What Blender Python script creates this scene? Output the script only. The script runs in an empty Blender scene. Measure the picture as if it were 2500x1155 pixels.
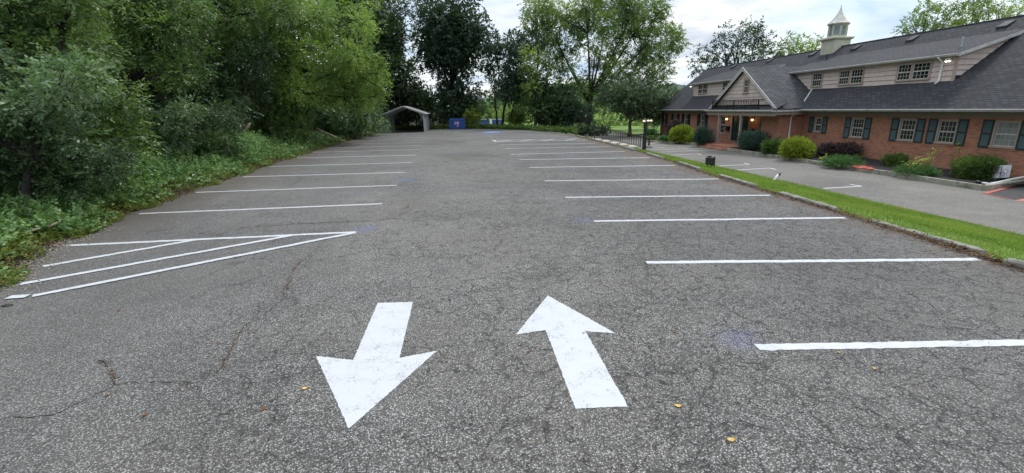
import bpy, math, random
import numpy as np
from mathutils import Vector, Matrix
random.seed(7)
PI = math.pi
sc = bpy.context.scene
C = sc.collection

# ------------------------------------------------------------------ camera
F = 1119.0; CX, CY = 1250.0, 577.5; H = 2.4
_dn = np.array([1346-CX, 4600-CY, F]); _dn /= np.linalg.norm(_dn)
_fw = np.array([1138-CX, 268.5-CY, F]); _fw -= _dn*_fw.dot(_dn); _fw /= np.linalg.norm(_fw)
_rt = np.cross(_dn, _fw)
RM = np.stack([_rt, _fw, -_dn])
cam = bpy.data.objects.new('camera', bpy.data.cameras.new('camera')); C.objects.link(cam)
cr, cd, cf = RM[:, 0], RM[:, 1], RM[:, 2]
m4 = Matrix.Identity(4)
for i in range(3):
    m4[i][0] = cr[i]; m4[i][1] = -cd[i]; m4[i][2] = -cf[i]
m4[0][3] = 0; m4[1][3] = 0; m4[2][3] = H
cam.matrix_world = m4
cam.data.sensor_width = 36; cam.data.lens = F/2500*36
cam.data.clip_start = 0.05; cam.data.clip_end = 3000
sc.camera = cam

def ray(px, py): return RM @ np.array([px-CX, py-CY, F])
def atz(px, py, z=0.0):
    d = ray(px, py); t = (z-H)/d[2]; return d*t+np.array([0, 0, H])
def aty(px, py, y):
    d = ray(px, py); t = y/d[1]; return d*t+np.array([0, 0, H])

# ------------------------------------------------------------------ world and sun
SUN_EL, SUN_AZ = math.radians(54), math.radians(52)      # azimuth to the right of +Y
w = bpy.data.worlds.new("World"); sc.world = w; w.use_nodes = True
nt = w.node_tree; nt.nodes.clear()
def N(t, k, **kw):
    n = t.nodes.new(k)
    for a, b in kw.items(): setattr(n, a, b)
    return n
out = N(nt, 'ShaderNodeOutputWorld')
sky = N(nt, 'ShaderNodeTexSky', sky_type='NISHITA', sun_disc=False, sun_elevation=SUN_EL, sun_rotation=SUN_AZ)
bg1 = N(nt, 'ShaderNodeBackground'); bg1.inputs[1].default_value = 0.13
nt.links.new(sky.outputs[0], bg1.inputs[0])
tc = N(nt, 'ShaderNodeTexCoord')
sep = N(nt, 'ShaderNodeSeparateXYZ'); nt.links.new(tc.outputs['Generated'], sep.inputs[0])
ad = N(nt, 'ShaderNodeMath', operation='MAXIMUM'); ad.inputs[1].default_value = 0.0
nt.links.new(sep.outputs[2], ad.inputs[0])
ad2 = N(nt, 'ShaderNodeMath', operation='ADD'); ad2.inputs[1].default_value = 0.22
nt.links.new(ad.outputs[0], ad2.inputs[0])
dx = N(nt, 'ShaderNodeMath', operation='DIVIDE'); dy = N(nt, 'ShaderNodeMath', operation='DIVIDE')
nt.links.new(sep.outputs[0], dx.inputs[0]); nt.links.new(ad2.outputs[0], dx.inputs[1])
nt.links.new(sep.outputs[1], dy.inputs[0]); nt.links.new(ad2.outputs[0], dy.inputs[1])
cb = N(nt, 'ShaderNodeCombineXYZ'); nt.links.new(dx.outputs[0], cb.inputs[0]); nt.links.new(dy.outputs[0], cb.inputs[1])
n1 = N(nt, 'ShaderNodeTexNoise'); n1.inputs['Scale'].default_value = 1.15; n1.inputs['Detail'].default_value = 8; n1.inputs['Roughness'].default_value = 0.55
n1.inputs['Distortion'].default_value = 0.4
nt.links.new(cb.outputs[0], n1.inputs['Vector'])
rp = N(nt, 'ShaderNodeValToRGB')
e = rp.color_ramp.elements
e[0].position = 0.34; e[0].color = (0.32, 0.46, 0.70, 1)
e[1].position = 0.46; e[1].color = (0.62, 0.70, 0.80, 1)
x = e.new(0.54); x.color = (0.86, 0.88, 0.90, 1)
x = e.new(0.64); x.color = (0.52, 0.59, 0.69, 1)
nt.links.new(n1.outputs[0], rp.inputs[0])
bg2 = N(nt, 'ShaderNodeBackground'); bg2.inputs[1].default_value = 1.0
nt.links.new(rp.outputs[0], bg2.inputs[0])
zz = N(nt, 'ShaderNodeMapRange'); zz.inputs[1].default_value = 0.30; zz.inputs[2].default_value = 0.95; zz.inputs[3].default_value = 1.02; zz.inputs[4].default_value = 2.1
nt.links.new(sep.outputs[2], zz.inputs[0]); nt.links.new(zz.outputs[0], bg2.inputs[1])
n2 = N(nt, 'ShaderNodeTexNoise'); n2.inputs['Scale'].default_value = 0.8; n2.inputs['Detail'].default_value = 6
mp = N(nt, 'ShaderNodeMapping'); mp.inputs['Location'].default_value = (3.1, 1.7, 0.4)
nt.links.new(cb.outputs[0], mp.inputs[0]); nt.links.new(mp.outputs[0], n2.inputs['Vector'])
mr = N(nt, 'ShaderNodeMapRange'); mr.inputs[1].default_value = 0.40; mr.inputs[2].default_value = 0.52
mr.inputs[3].default_value = 0.55; mr.inputs[4].default_value = 1.0
nt.links.new(n2.outputs[0], mr.inputs[0])
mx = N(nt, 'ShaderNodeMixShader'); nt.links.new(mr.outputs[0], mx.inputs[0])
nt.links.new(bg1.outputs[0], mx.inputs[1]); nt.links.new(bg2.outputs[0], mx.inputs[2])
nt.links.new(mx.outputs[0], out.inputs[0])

sl = bpy.data.lights.new('sun', 'SUN'); sl.energy = 1.5; sl.angle = math.radians(11); sl.color = (1.0, 0.95, 0.87)
so = bpy.data.objects.new('sun', sl); C.objects.link(so)
sd = Vector((math.sin(SUN_AZ)*math.cos(SUN_EL), math.cos(SUN_AZ)*math.cos(SUN_EL), math.sin(SUN_EL)))
so.rotation_euler = sd.to_track_quat('Z', 'Y').to_euler(); so.location = (60, 60, 90)
sc.view_settings.view_transform = 'Standard'; sc.view_settings.look = 'None'
sc.view_settings.exposure = 0.28; sc.view_settings.gamma = 1.0
sc.render.engine = 'CYCLES'
sc.cycles.max_bounces = 6; sc.cycles.transparent_max_bounces = 4

# ------------------------------------------------------------------ object helpers
def tag(o, label=None, cat=None, group=None, kind=None):
    if label: o['label'] = label
    if cat: o['category'] = cat
    if group: o['group'] = group
    if kind: o['kind'] = kind
    return o
def empty(name, loc=(0, 0, 0), rz=0.0):
    o = bpy.data.objects.new(name, None); C.objects.link(o)
    o.location = loc; o.rotation_euler = (0, 0, rz); o.empty_display_size = 0.3
    return o
class MB:
    """collects shapes into ONE mesh"""
    def __init__(s): s.v = []; s.f = []; s.mi = []; s.cur = 0
    def add(s, vs, fs):
        b = len(s.v); s.v += [tuple(map(float, p)) for p in vs]
        for f in fs: s.f.append(tuple(b+i for i in f)); s.mi.append(s.cur)
        return s
    def box(s, x0, y0, z0, x1, y1, z1):
        return s.add([(x0,y0,z0),(x1,y0,z0),(x1,y1,z0),(x0,y1,z0),(x0,y0,z1),(x1,y0,z1),(x1,y1,z1),(x0,y1,z1)],
            [(0,3,2,1),(4,5,6,7),(0,1,5,4),(1,2,6,5),(2,3,7,6),(3,0,4,7)])
    def bevbox(s, x0, y0, z0, x1, y1, z1, b):
        vs = []; 
        for (z, i) in ((z0, 0), (z1-b, 0), (z1, b)):
            vs += [(x0+i,y0+i,z),(x1-i,y0+i,z),(x1-i,y1-i,z),(x0+i,y1-i,z)]
        fs = [(3,2,1,0),(8,9,10,11)]
        for k in (0, 4):
            for j in range(4): fs.append((k+j, k+(j+1)%4, k+4+(j+1)%4, k+4+j))
        return s.add(vs, fs)
    def bar(s, a, b, w, h, up=(0,0,1)):
        a = Vector(a); b = Vector(b); d = (b-a).normalized(); u = Vector(up)
        r = d.cross(u)
        if r.length < 1e-4: u = Vector((1,0,0)); r = d.cross(u)
        r.normalize(); u = r.cross(d).normalized()
        vs = [p+r*(sx*w/2)+u*(sz*h/2) for p in (a, b) for sx, sz in ((-1,-1),(1,-1),(1,1),(-1,1))]
        return s.add(vs, [(3,2,1,0),(4,5,6,7),(0,1,5,4),(1,2,6,5),(2,3,7,6),(3,0,4,7)])
    def tube(s, pts, rads, n=8, cap=True):
        pts = [Vector(p) for p in pts]; rings = []
        if not hasattr(rads, '__len__'): rads = [rads]*len(pts)
        b = len(s.v); prev = None
        for i, p in enumerate(pts):
            d = (pts[min(i+1, len(pts)-1)]-pts[max(i-1, 0)])
            d = d.normalized() if d.length > 1e-6 else Vector((0,0,1))
            if prev is None:
                a = Vector((1,0,0)) if abs(d.x) < 0.8 else Vector((0,1,0))
                u = d.cross(a).normalized()
            else:
                u = (prev-d*prev.dot(d))
                u = u.normalized() if u.length > 1e-5 else d.orthogonal().normalized()
            prev = u; v = d.cross(u)
            for k in range(n):
                an = 2*PI*k/n; q = p+(u*math.cos(an)+v*math.sin(an))*rads[i]; s.v.append(tuple(q))
        for i in range(len(pts)-1):
            for k in range(n):
                s.f.append((b+i*n+k, b+i*n+(k+1)%n, b+(i+1)*n+(k+1)%n, b+(i+1)*n+k)); s.mi.append(s.cur)
        if cap:
            s.f.append(tuple(b+k for k in range(n))[::-1]); s.mi.append(s.cur)
            s.f.append(tuple(b+(len(pts)-1)*n+k for k in range(n))); s.mi.append(s.cur)
        return s
    def lathe(s, c, prof, n=16, ph=0.0, sx=1, sy=1):
        b = len(s.v)
        for r, z in prof:
            for k in range(n):
                a = 2*PI*k/n+ph; s.v.append((c[0]+r*math.cos(a)*sx, c[1]+r*math.sin(a)*sy, c[2]+z))
        for i in range(len(prof)-1):
            for k in range(n):
                s.f.append((b+i*n+k, b+i*n+(k+1)%n, b+(i+1)*n+(k+1)%n, b+(i+1)*n+k)); s.mi.append(s.cur)
        s.f.append(tuple(b+k for k in range(n))[::-1]); s.mi.append(s.cur)
        s.f.append(tuple(b+(len(prof)-1)*n+k for k in range(n))); s.mi.append(s.cur)
        return s
    def prism(s, poly, axis, a, b_):
        """poly of 2-D points extruded along axis ('x': (y,z), 'y': (x,z), 'z': (x,y))"""
        def P(q, t): return {'x': (t, q[0], q[1]), 'y': (q[0], t, q[1]), 'z': (q[0], q[1], t)}[axis]
        n = len(poly)
        return s.add([P(q, a) for q in poly]+[P(q, b_) for q in poly],
            [tuple(range(n)), tuple(range(2*n-1, n-1, -1))]+[(i, i+n, (i+1)%n+n, (i+1)%n) for i in range(n)])
    def build(s, name, mats, parent=None, smooth=False, fix=True):
        me = bpy.data.meshes.new(name); me.from_pydata(s.v, [], s.f)
        if not isinstance(mats, (list, tuple)): mats = [mats]
        for m in mats: me.materials.append(m)
        if len(mats) > 1: me.polygons.foreach_set('material_index', s.mi)
        if smooth: me.polygons.foreach_set('use_smooth', [True]*len(s.f))
        if fix:
            import bmesh
            bm = bmesh.new(); bm.from_mesh(me); bmesh.ops.recalc_face_normals(bm, faces=bm.faces); bm.to_mesh(me); bm.free()
        me.update()
        o = bpy.data.objects.new(name, me); C.objects.link(o)
        if parent is not None: 
            o.parent = parent
            bpy.context.view_layer.update() if False else None
        return o

# ------------------------------------------------------------------ material helpers
def newmat(name):
    m = bpy.data.materials.new(name); m.use_nodes = True; t = m.node_tree
    b = t.nodes['Principled BSDF']; return m, t, b
def mathn(t, op, a, b=None, c=None, clamp=False):
    n = t.nodes.new('ShaderNodeMath'); n.operation = op; n.use_clamp = clamp
    for i, v in enumerate((a, b, c)):
        if v is None: continue
        if hasattr(v, 'is_output'): t.links.new(v, n.inputs[i])
        else: n.inputs[i].default_value = v
    return n.outputs[0]
def mixc(t, fac, a, b, blend='MIX'):
    n = t.nodes.new('ShaderNodeMix'); n.data_type = 'RGBA'; n.blend_type = blend
    for i, v in ((0, fac), (6, a), (7, b)):
        if hasattr(v, 'is_output'): t.links.new(v, n.inputs[i])
        elif i == 0: n.inputs[0].default_value = v
        else: n.inputs[i].default_value = (*v, 1) if len(v) == 3 else v
    return n.outputs[2]
def noise(t, vec, scale, detail=4, rough=0.55, dist=0.0):
    n = t.nodes.new('ShaderNodeTexNoise'); n.inputs['Scale'].default_value = scale
    n.inputs['Detail'].default_value = detail; n.inputs['Roughness'].default_value = rough; n.inputs['Distortion'].default_value = dist
    if vec is not None: t.links.new(vec, n.inputs['Vector'])
    return n
def ramp(t, fac, stops):
    n = t.nodes.new('ShaderNodeValToRGB'); els = n.color_ramp.elements
    while len(els) < len(stops): els.new(0.5)
    for e, (p, c) in zip(els, stops): e.position = p; e.color = (*c, 1) if len(c) == 3 else c
    t.links.new(fac, n.inputs[0]); return n.outputs[0]
def rng(t, v, a, b, c=0.0, d=1.0, smooth=False):
    n = t.nodes.new('ShaderNodeMapRange'); 
    if smooth: n.interpolation_type = 'SMOOTHSTEP'
    for i, q in enumerate((a, b, c, d)): n.inputs[i+1].default_value = q
    t.links.new(v, n.inputs[0]); return n.outputs[0]
def objco(t): return t.nodes.new('ShaderNodeNewGeometry').outputs['Position']
def bump(t, b, h, strength, dist):
    n = t.nodes.new('ShaderNodeBump'); n.inputs['Strength'].default_value = strength; n.inputs['Distance'].default_value = dist
    t.links.new(h, n.inputs['Height']); t.links.new(n.outputs[0], b.inputs['Normal'])
def simple(name, col, rough=0.6, var=0.12, scale=6.0, metal=0.0, spec=0.4, bmp=0.0, dirt=None):
    m, t, b = newmat(name); p = objco(t)
    n = noise(t, p, scale, 5); n2_ = noise(t, p, scale*7, 3)
    f = mathn(t, 'ADD', mathn(t, 'MULTIPLY', n.outputs[0], 0.7), mathn(t, 'MULTIPLY', n2_.outputs[0], 0.3))
    lo = tuple(c*(1-var*1.6) for c in col); hi = tuple(min(1, c*(1+var*1.6)) for c in col)
    c = ramp(t, f, [(0.3, lo), (0.7, hi)])
    if dirt:
        n3 = noise(t, p, scale*0.6, 6, 0.65)
        c = mixc(t, rng(t, n3.outputs[0], 0.5, 0.68, 0, dirt[1]), c, dirt[0])
    t.links.new(c, b.inputs['Base Color'])
    b.inputs['Roughness'].default_value = rough; b.inputs['Metallic'].default_value = metal; b.inputs['Specular IOR Level'].default_value = spec
    if bmp: bump(t, b, n2_.outputs[0], bmp, 0.01)
    return m

# wall coordinates from position and normal: u runs along the wall, v up the slope
def wall_uv(t):
    g = t.nodes.new('ShaderNodeNewGeometry'); P = t.nodes.new('ShaderNodeSeparateXYZ'); t.links.new(g.outputs['Position'], P.inputs[0])
    Nn = t.nodes.new('ShaderNodeSeparateXYZ'); t.links.new(g.outputs['True Normal'], Nn.inputs[0])
    ax = mathn(t, 'ABSOLUTE', Nn.outputs[0]); ay = mathn(t, 'ABSOLUTE', Nn.outputs[1])
    s = mathn(t, 'GREATER_THAN', ay, ax)
    u = mathn(t, 'ADD', mathn(t, 'MULTIPLY', s, P.outputs[0]), mathn(t, 'MULTIPLY', mathn(t, 'SUBTRACT', 1.0, s), P.outputs[1]))
    hl = mathn(t, 'SQRT', mathn(t, 'ADD', mathn(t, 'MULTIPLY', ax, ax), mathn(t, 'MULTIPLY', ay, ay)))
    v = mathn(t, 'DIVIDE', P.outputs[2], mathn(t, 'MAXIMUM', hl, 0.2))
    cbn = t.nodes.new('ShaderNodeCombineXYZ'); t.links.new(u, cbn.inputs[0]); t.links.new(v, cbn.inputs[1])
    return cbn.outputs[0], g.outputs['Position'], P

def mat_asphalt(name, base, near_tint=(1,1,1), cracks=True, blue=True, agg=48.0, contrast=1.0):
    m, t, b = newmat(name); p = objco(t)
    S = t.nodes.new('ShaderNodeSeparateXYZ'); t.links.new(p, S.inputs[0])
    v = t.nodes.new('ShaderNodeTexVoronoi'); v.inputs['Scale'].default_value = agg; t.links.new(p, v.inputs['Vector'])
    sv = t.nodes.new('ShaderNodeSeparateColor'); t.links.new(v.outputs['Color'], sv.inputs[0])
    v2 = t.nodes.new('ShaderNodeTexVoronoi'); v2.inputs['Scale'].default_value = agg*1.9; t.links.new(p, v2.inputs['Vector'])
    sv2 = t.nodes.new('ShaderNodeSeparateColor'); t.links.new(v2.outputs['Color'], sv2.inputs[0])
    st = mathn(t, 'MULTIPLY', mathn(t, 'POWER', sv.outputs[0], 1.15), rng(t, v.outputs['Distance'], 0.3, 0.60, 1, 0.05))
    st2 = mathn(t, 'MULTIPLY', mathn(t, 'POWER', sv2.outputs[0], 1.3), rng(t, v2.outputs['Distance'], 0.25, 0.6, 1, 0.1))
    f = mathn(t, 'ADD', mathn(t, 'MULTIPLY', st, 0.62), mathn(t, 'MULTIPLY', st2, 0.38))
    lo = tuple(c*(1-0.85*contrast) for c in base); hi = tuple(min(1, c*(1+1.9*contrast)) for c in base)
    c = ramp(t, f, [(0.04, lo), (0.34, base), (0.80, hi)])
    # warm and cool stones
    c = mixc(t, mathn(t, 'MULTIPLY', sv.outputs[1], 0.16), c, (0.34, 0.29, 0.22), 'MIX')
    big = noise(t, p, 0.22, 6, 0.6, 0.6); mid = noise(t, p, 1.7, 5, 0.6)
    k = mathn(t, 'MULTIPLY', rng(t, big.outputs[0], 0.3, 0.7, 0.70, 1.22), rng(t, mid.outputs[0], 0.25, 0.75, 0.86, 1.14))
    kc = t.nodes.new('ShaderNodeCombineColor')
    for i in range(3): t.links.new(k, kc.inputs[i])
    c = mixc(t, 1.0, c, kc.outputs[0], 'MULTIPLY')
    hue = noise(t, p, 0.16, 4, 0.6, 0.5)
    c = mixc(t, rng(t, hue.outputs[0], 0.42, 0.62, 0, 0.20), c, tuple(q*w_ for q, w_ in zip(base, (1.08, 1.0, 0.80))))
    if cracks:                     # bays are dirtier than the aisle that tyres keep clean
        wob = mathn(t, 'ADD', S.outputs[0], mathn(t, 'MULTIPLY', mathn(t, 'SUBTRACT', mid.outputs[0], 0.5), 2.2))
        bay = mathn(t, 'MAXIMUM', rng(t, wob, -2.2, -4.2, 0, 1), rng(t, wob, 2.6, 4.4, 0, 1))
        c = mixc(t, mathn(t, 'MULTIPLY', bay, 0.28), c, (0.095, 0.094, 0.092))
        oil = noise(t, p, 1.1, 3, 0.5, 0.4)
        c = mixc(t, mathn(t, 'MULTIPLY', rng(t, oil.outputs[0], 0.66, 0.74, 0, 0.5), bay), c, (0.05, 0.048, 0.048))
    if cracks:
        dn = noise(t, p, 1.4, 6, 0.7, 0.5); xx = mathn(t, 'ADD', S.outputs[0], mathn(t, 'MULTIPLY', mathn(t, 'SUBTRACT', dn.outputs[0], 0.5), 3.0))
        xx = mathn(t, 'SUBTRACT', xx, mathn(t, 'MULTIPLY', S.outputs[1], 0.03))
        c = mixc(t, rng(t, xx, 6.9, 8.2, 0, 0.75), c, (0.125, 0.090, 0.065))
        xl_ = mathn(t, 'ADD', xx, mathn(t, 'MULTIPLY', S.outputs[1], 0.10))
        c = mixc(t, rng(t, xl_, -5.8, -7.6, 0, 0.7), c, (0.095, 0.078, 0.058))
    st3 = noise(t, p, 0.9, 7, 0.7, 1.5)
    c = mixc(t, rng(t, st3.outputs[0], 0.6, 0.75, 0, 0.35), c, tuple(q*0.62 for q in base))
    st4 = noise(t, p, 0.35, 5, 0.7, 0.7)
    c = mixc(t, rng(t, st4.outputs[0], 0.58, 0.74, 0, 0.20), c, (0.16, 0.135, 0.105))
    h = f
    if cracks:
        wn = noise(t, p, 2.4, 4, 0.6); wv = t.nodes.new('ShaderNodeVectorMath'); wv.operation = 'SCALE'; wv.inputs[3].default_value = 0.5
        t.links.new(wn.outputs['Color'], wv.inputs[0])
        av = t.nodes.new('ShaderNodeVectorMath'); av.operation = 'ADD'; t.links.new(p, av.inputs[0]); t.links.new(wv.outputs[0], av.inputs[1])
        tot = None
        for scl, wd, lo_, hi_, off in ((1.0, 0.016, 0.38, 0.48, 0.0), (2.7, 0.038, 0.42, 0.51, 5.0), (5.5, 0.055, 0.49, 0.58, 9.0)):
            cv = t.nodes.new('ShaderNodeTexVoronoi'); cv.feature = 'DISTANCE_TO_EDGE'; cv.inputs['Scale'].default_value = scl
            t.links.new(av.outputs[0], cv.inputs['Vector'])
            mk = noise(t, p, 0.33+off*0.06, 3, 0.6)
            side = rng(t, S.outputs[0], -4.0, 2.5, -0.11, 0.08)
            msk = rng(t, mathn(t, 'ADD', mk.outputs[0], side), lo_, hi_, 0, 1)
            brk = rng(t, noise(t, p, 7.0+off, 2).outputs[0], 0.35, 0.6, 0.25, 1.0)
            ck = mathn(t, 'MULTIPLY', mathn(t, 'MULTIPLY', rng(t, cv.outputs['Distance'], 0.0, wd, 1, 0), msk), brk)
            tot = ck if tot is None else mathn(t, 'MAXIMUM', tot, ck)
        c = mixc(t, mathn(t, 'MULTIPLY', tot, 0.92), c, (0.022, 0.020, 0.020))
        h = mathn(t, 'SUBTRACT', f, mathn(t, 'MULTIPLY', tot, 2.0))
    if blue:
        for (bx, by, r, s_) in ((2.75, 4.15, 0.26, 0.10), (-2.25, 9.75, 0.25, 0.16), (-2.3, 17.0, 0.35, 0.2), (2.45, 9.7, 0.25, 0.12), (2.65, 51.4, 2.0, 0.22)):
            q = t.nodes.new('ShaderNodeVectorMath'); q.operation = 'DISTANCE'; t.links.new(p, q.inputs[0]); q.inputs[1].default_value = (bx, by, 0)
            bn = noise(t, p, 4.0, 5, 0.7)
            dd = mathn(t, 'ADD', mathn(t, 'ADD', q.outputs['Value'], mathn(t, 'MULTIPLY', f, -0.5*r)), mathn(t, 'MULTIPLY', mathn(t, 'SUBTRACT', bn.outputs[0], 0.5), 1.6*r+0.4))
            c = mixc(t, rng(t, dd, r*0.3, r*1.3, s_, 0, True), c, (0.10, 0.17, 0.50))
    t.links.new(c, b.inputs['Base Color']); b.inputs['Roughness'].default_value = 0.85; b.inputs['Specular IOR Level'].default_value = 0.35
    bump(t, b, h, 0.55, 0.006)
    return m

def mat_leaf(name, dark, mid, lite, trans=0.30, rough=0.5, clump=0.8, yellow=None):
    m, t, b = newmat(name)
    a = t.nodes.new('ShaderNodeAttribute'); a.attribute_name = 'rnd'
    p = objco(t); n = noise(t, p, clump, 3)
    f = mathn(t, 'ADD', mathn(t, 'MULTIPLY', a.outputs['Fac'], 0.6), mathn(t, 'MULTIPLY', rng(t, n.outputs[0], 0.3, 0.7), 0.4))
    c = ramp(t, f, [(0.12, dark), (0.5, mid), (0.9, lite)])
    if yellow:
        n2_ = noise(t, p, clump*0.6, 4)
        c = mixc(t, rng(t, n2_.outputs[0], 0.5, 0.7, 0, 0.75), c, yellow)
    t.links.new(c, b.inputs['Base Color']); b.inputs['Roughness'].default_value = rough; b.inputs['Specular IOR Level'].default_value = 0.42 if rough < 0.45 else 0.3
    tr = t.nodes.new('ShaderNodeBsdfTranslucent')
    tcn = mixc(t, 1.0, c, (1.25, 1.35, 0.7), 'MULTIPLY'); t.links.new(tcn, tr.inputs[0])
    ms = t.nodes.new('ShaderNodeMixShader'); ms.inputs[0].default_value = trans
    o = t.nodes['Material Output']
    t.links.new(b.outputs[0], ms.inputs[1]); t.links.new(tr.outputs[0], ms.inputs[2]); t.links.new(ms.outputs[0], o.inputs[0])
    return m

def mat_brick():
    m, t, b = newmat('red_brick'); uv, p, _ = wall_uv(t)
    br = t.nodes.new('ShaderNodeTexBrick'); t.links.new(uv, br.inputs['Vector'])
    br.inputs['Scale'].default_value = 1.0; br.inputs['Brick Width'].default_value = 0.215; br.inputs['Row Height'].default_value = 0.075
    br.inputs['Mortar Size'].default_value = 0.007; br.inputs['Mortar Smooth'].default_value = 0.2
    br.inputs['Color1'].default_value = (0.42, 0.155, 0.088, 1); br.inputs['Color2'].default_value = (0.20, 0.068, 0.042, 1)
    br.inputs['Mortar'].default_value = (0.36, 0.27, 0.20, 1); br.inputs['Bias'].default_value = -0.1
    n = noise(t, p, 3.0, 5); n2_ = noise(t, p, 0.5, 4)
    c = mixc(t, rng(t, n.outputs[0], 0.35, 0.7, 0, 0.45), br.outputs['Color'], (0.48, 0.235, 0.14))
    c = mixc(t, rng(t, n2_.outputs[0], 0.5, 0.7, 0, 0.4), c, (0.24, 0.105, 0.07))
    t.links.new(c, b.inputs['Base Color']); b.inputs['Roughness'].default_value = 0.85
    bump(t, b, br.outputs['Fac'], -0.4, 0.01)
    return m
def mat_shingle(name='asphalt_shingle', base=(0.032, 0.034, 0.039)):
    m, t, b = newmat(name); uv, p, S = wall_uv(t)
    br = t.nodes.new('ShaderNodeTexBrick'); t.links.new(uv, br.inputs['Vector'])
    br.inputs['Scale'].default_value = 1.0; br.inputs['Brick Width'].default_value = 0.30; br.inputs['Row Height'].default_value = 0.145
    br.inputs['Mortar Size'].default_value = 0.028; br.inputs['Mortar Smooth'].default_value = 0.4
    br.inputs['Color1'].default_value = (*[c*1.9 for c in base], 1); br.inputs['Color2'].default_value = (*[c*0.7 for c in base], 1)
    br.inputs['Mortar'].default_value = (*[c*0.32 for c in base], 1)
    n = noise(t, p, 0.45, 6, 0.65, 0.8); n2_ = noise(t, p, 2.2, 6, 0.7, 0.5)
    c = mixc(t, rng(t, n.outputs[0], 0.42, 0.66, 0, 0.7), br.outputs['Color'], (0.016, 0.017, 0.020))
    c = mixc(t, rng(t, n2_.outputs[0], 0.58, 0.74, 0, 0.5), c, (0.062, 0.065, 0.070))
    gr = noise(t, p, 60, 2)
    c = mixc(t, rng(t, gr.outputs[0], 0.4, 0.7, 0, 0.14), c, (0.10, 0.10, 0.105))
    t.links.new(c, b.inputs['Base Color']); b.inputs['Roughness'].default_value = 0.82; b.inputs['Specular IOR Level'].default_value = 0.35
    bump(t, b, br.outputs['Fac'], -0.5, 0.015)
    return m

M = {}
M['asphalt'] = mat_asphalt('aged_asphalt', (0.222, 0.221, 0.215), agg=72.0, contrast=0.98)
M['drive'] = mat_asphalt('driveway_asphalt', (0.185, 0.180, 0.168), cracks=False, blue=False, agg=40, contrast=0.5)
M['newasphalt'] = mat_asphalt('fresh_asphalt', (0.045, 0.047, 0.055), cracks=False, blue=False, agg=40, contrast=0.4)
M['brick'] = mat_brick(); M['shingle'] = mat_shingle()
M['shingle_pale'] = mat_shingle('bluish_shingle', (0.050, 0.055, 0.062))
def mat_paint(name, col, blotch=0.5):
    m, t, b = newmat(name); p = objco(t)
    v = t.nodes.new('ShaderNodeTexVoronoi'); v.inputs['Scale'].default_value = 55; t.links.new(p, v.inputs['Vector'])
    v2 = t.nodes.new('ShaderNodeTexVoronoi'); v2.inputs['Scale'].default_value = 24; t.links.new(p, v2.inputs['Vector'])
    s2 = t.nodes.new('ShaderNodeSeparateColor'); t.links.new(v2.outputs['Color'], s2.inputs[0])
    n = noise(t, p, 5, 5, 0.65)
    pit = mathn(t, 'MULTIPLY', rng(t, v.outputs['Distance'], 0.55, 0.75, 0, 1), rng(t, n.outputs[0], 0.48, 0.68, 0, 1))
    c = mixc(t, rng(t, n.outputs[0], 0.35, 0.75, 0, 0.4), col, tuple(q*0.92 for q in col))
    c = mixc(t, mathn(t, 'MULTIPLY', pit, blotch), c, (0.2, 0.2, 0.21))
    sc_ = noise(t, p, 38, 4, 0.7); big_ = noise(t, p, 1.3, 4, 0.6)
    c = mixc(t, mathn(t, 'MULTIPLY', rng(t, sc_.outputs[0], 0.64, 0.74, 0, 0.30), rng(t, big_.outputs[0], 0.4, 0.65, 0.12, 0.7)), c, (0.30, 0.30, 0.31))
    wn = noise(t, p, 2.4, 4, 0.6); wv = t.nodes.new('ShaderNodeVectorMath'); wv.operation = 'SCALE'; wv.inputs[3].default_value = 0.5
    t.links.new(wn.outputs['Color'], wv.inputs[0])
    av = t.nodes.new('ShaderNodeVectorMath'); av.operation = 'ADD'; t.links.new(p, av.inputs[0]); t.links.new(wv.outputs[0], av.inputs[1])
    cv = t.nodes.new('ShaderNodeTexVoronoi'); cv.feature = 'DISTANCE_TO_EDGE'; cv.inputs['Scale'].default_value = 2.7
    t.links.new(av.outputs[0], cv.inputs['Vector'])
    mk = noise(t, p, 0.63, 3, 0.6)
    ck = mathn(t, 'MULTIPLY', rng(t, cv.outputs['Distance'], 0.0, 0.022, 1, 0), rng(t, mk.outputs[0], 0.46, 0.58, 0, 0.4))
    c = mixc(t, ck, c, (0.16, 0.16, 0.17))
    t.links.new(c, b.inputs['Base Color']); b.inputs['Roughness'].default_value = 0.6; b.inputs['Specular IOR Level'].default_value = 0.4
    bump(t, b, v.outputs['Distance'], -0.55, 0.006)
    return m
M['paint'] = mat_paint('white_road_paint', (0.555, 0.57, 0.58), 0.8)
M['bluepaint'] = mat_paint('blue_road_paint', (0.10, 0.25, 0.62))
M['redpaint'] = mat_paint('red_kerb_paint', (0.42, 0.10, 0.075))
M['crack'] = simple('crack_fill', (0.035, 0.028, 0.022), 0.95, 0.4, 14)
M['crackdirt'] = simple('crack_debris', (0.17, 0.105, 0.045), 0.95, 0.4, 20)
M['concrete'] = simple('weathered_concrete', (0.255, 0.245, 0.215), 0.9, 0.2, 5, bmp=0.5, dirt=((0.12, 0.12, 0.09), 0.7))
M['stepconcrete'] = simple('step_concrete', (0.46, 0.42, 0.34), 0.85, 0.12, 5, bmp=0.3, dirt=((0.25, 0.22, 0.17), 0.5))
M['timber'] = simple('mossy_concrete_kerb', (0.30, 0.29, 0.23), 0.9, 0.25, 4, bmp=0.4, dirt=((0.07, 0.085, 0.04), 0.8))
M['mulch'] = simple('black_mulch', (0.022, 0.019, 0.018), 0.95, 0.45, 18, bmp=1.0)
M['taupe'] = simple('taupe_paint', (0.37, 0.295, 0.255), 0.6, 0.07, 3)
M['frieze'] = simple('brown_frieze_paint', (0.26, 0.215, 0.18), 0.6, 0.08, 3)
M['siding'] = simple('mauve_taupe_siding', (0.55, 0.455, 0.405), 0.65, 0.08, 4, bmp=0.15)
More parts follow.
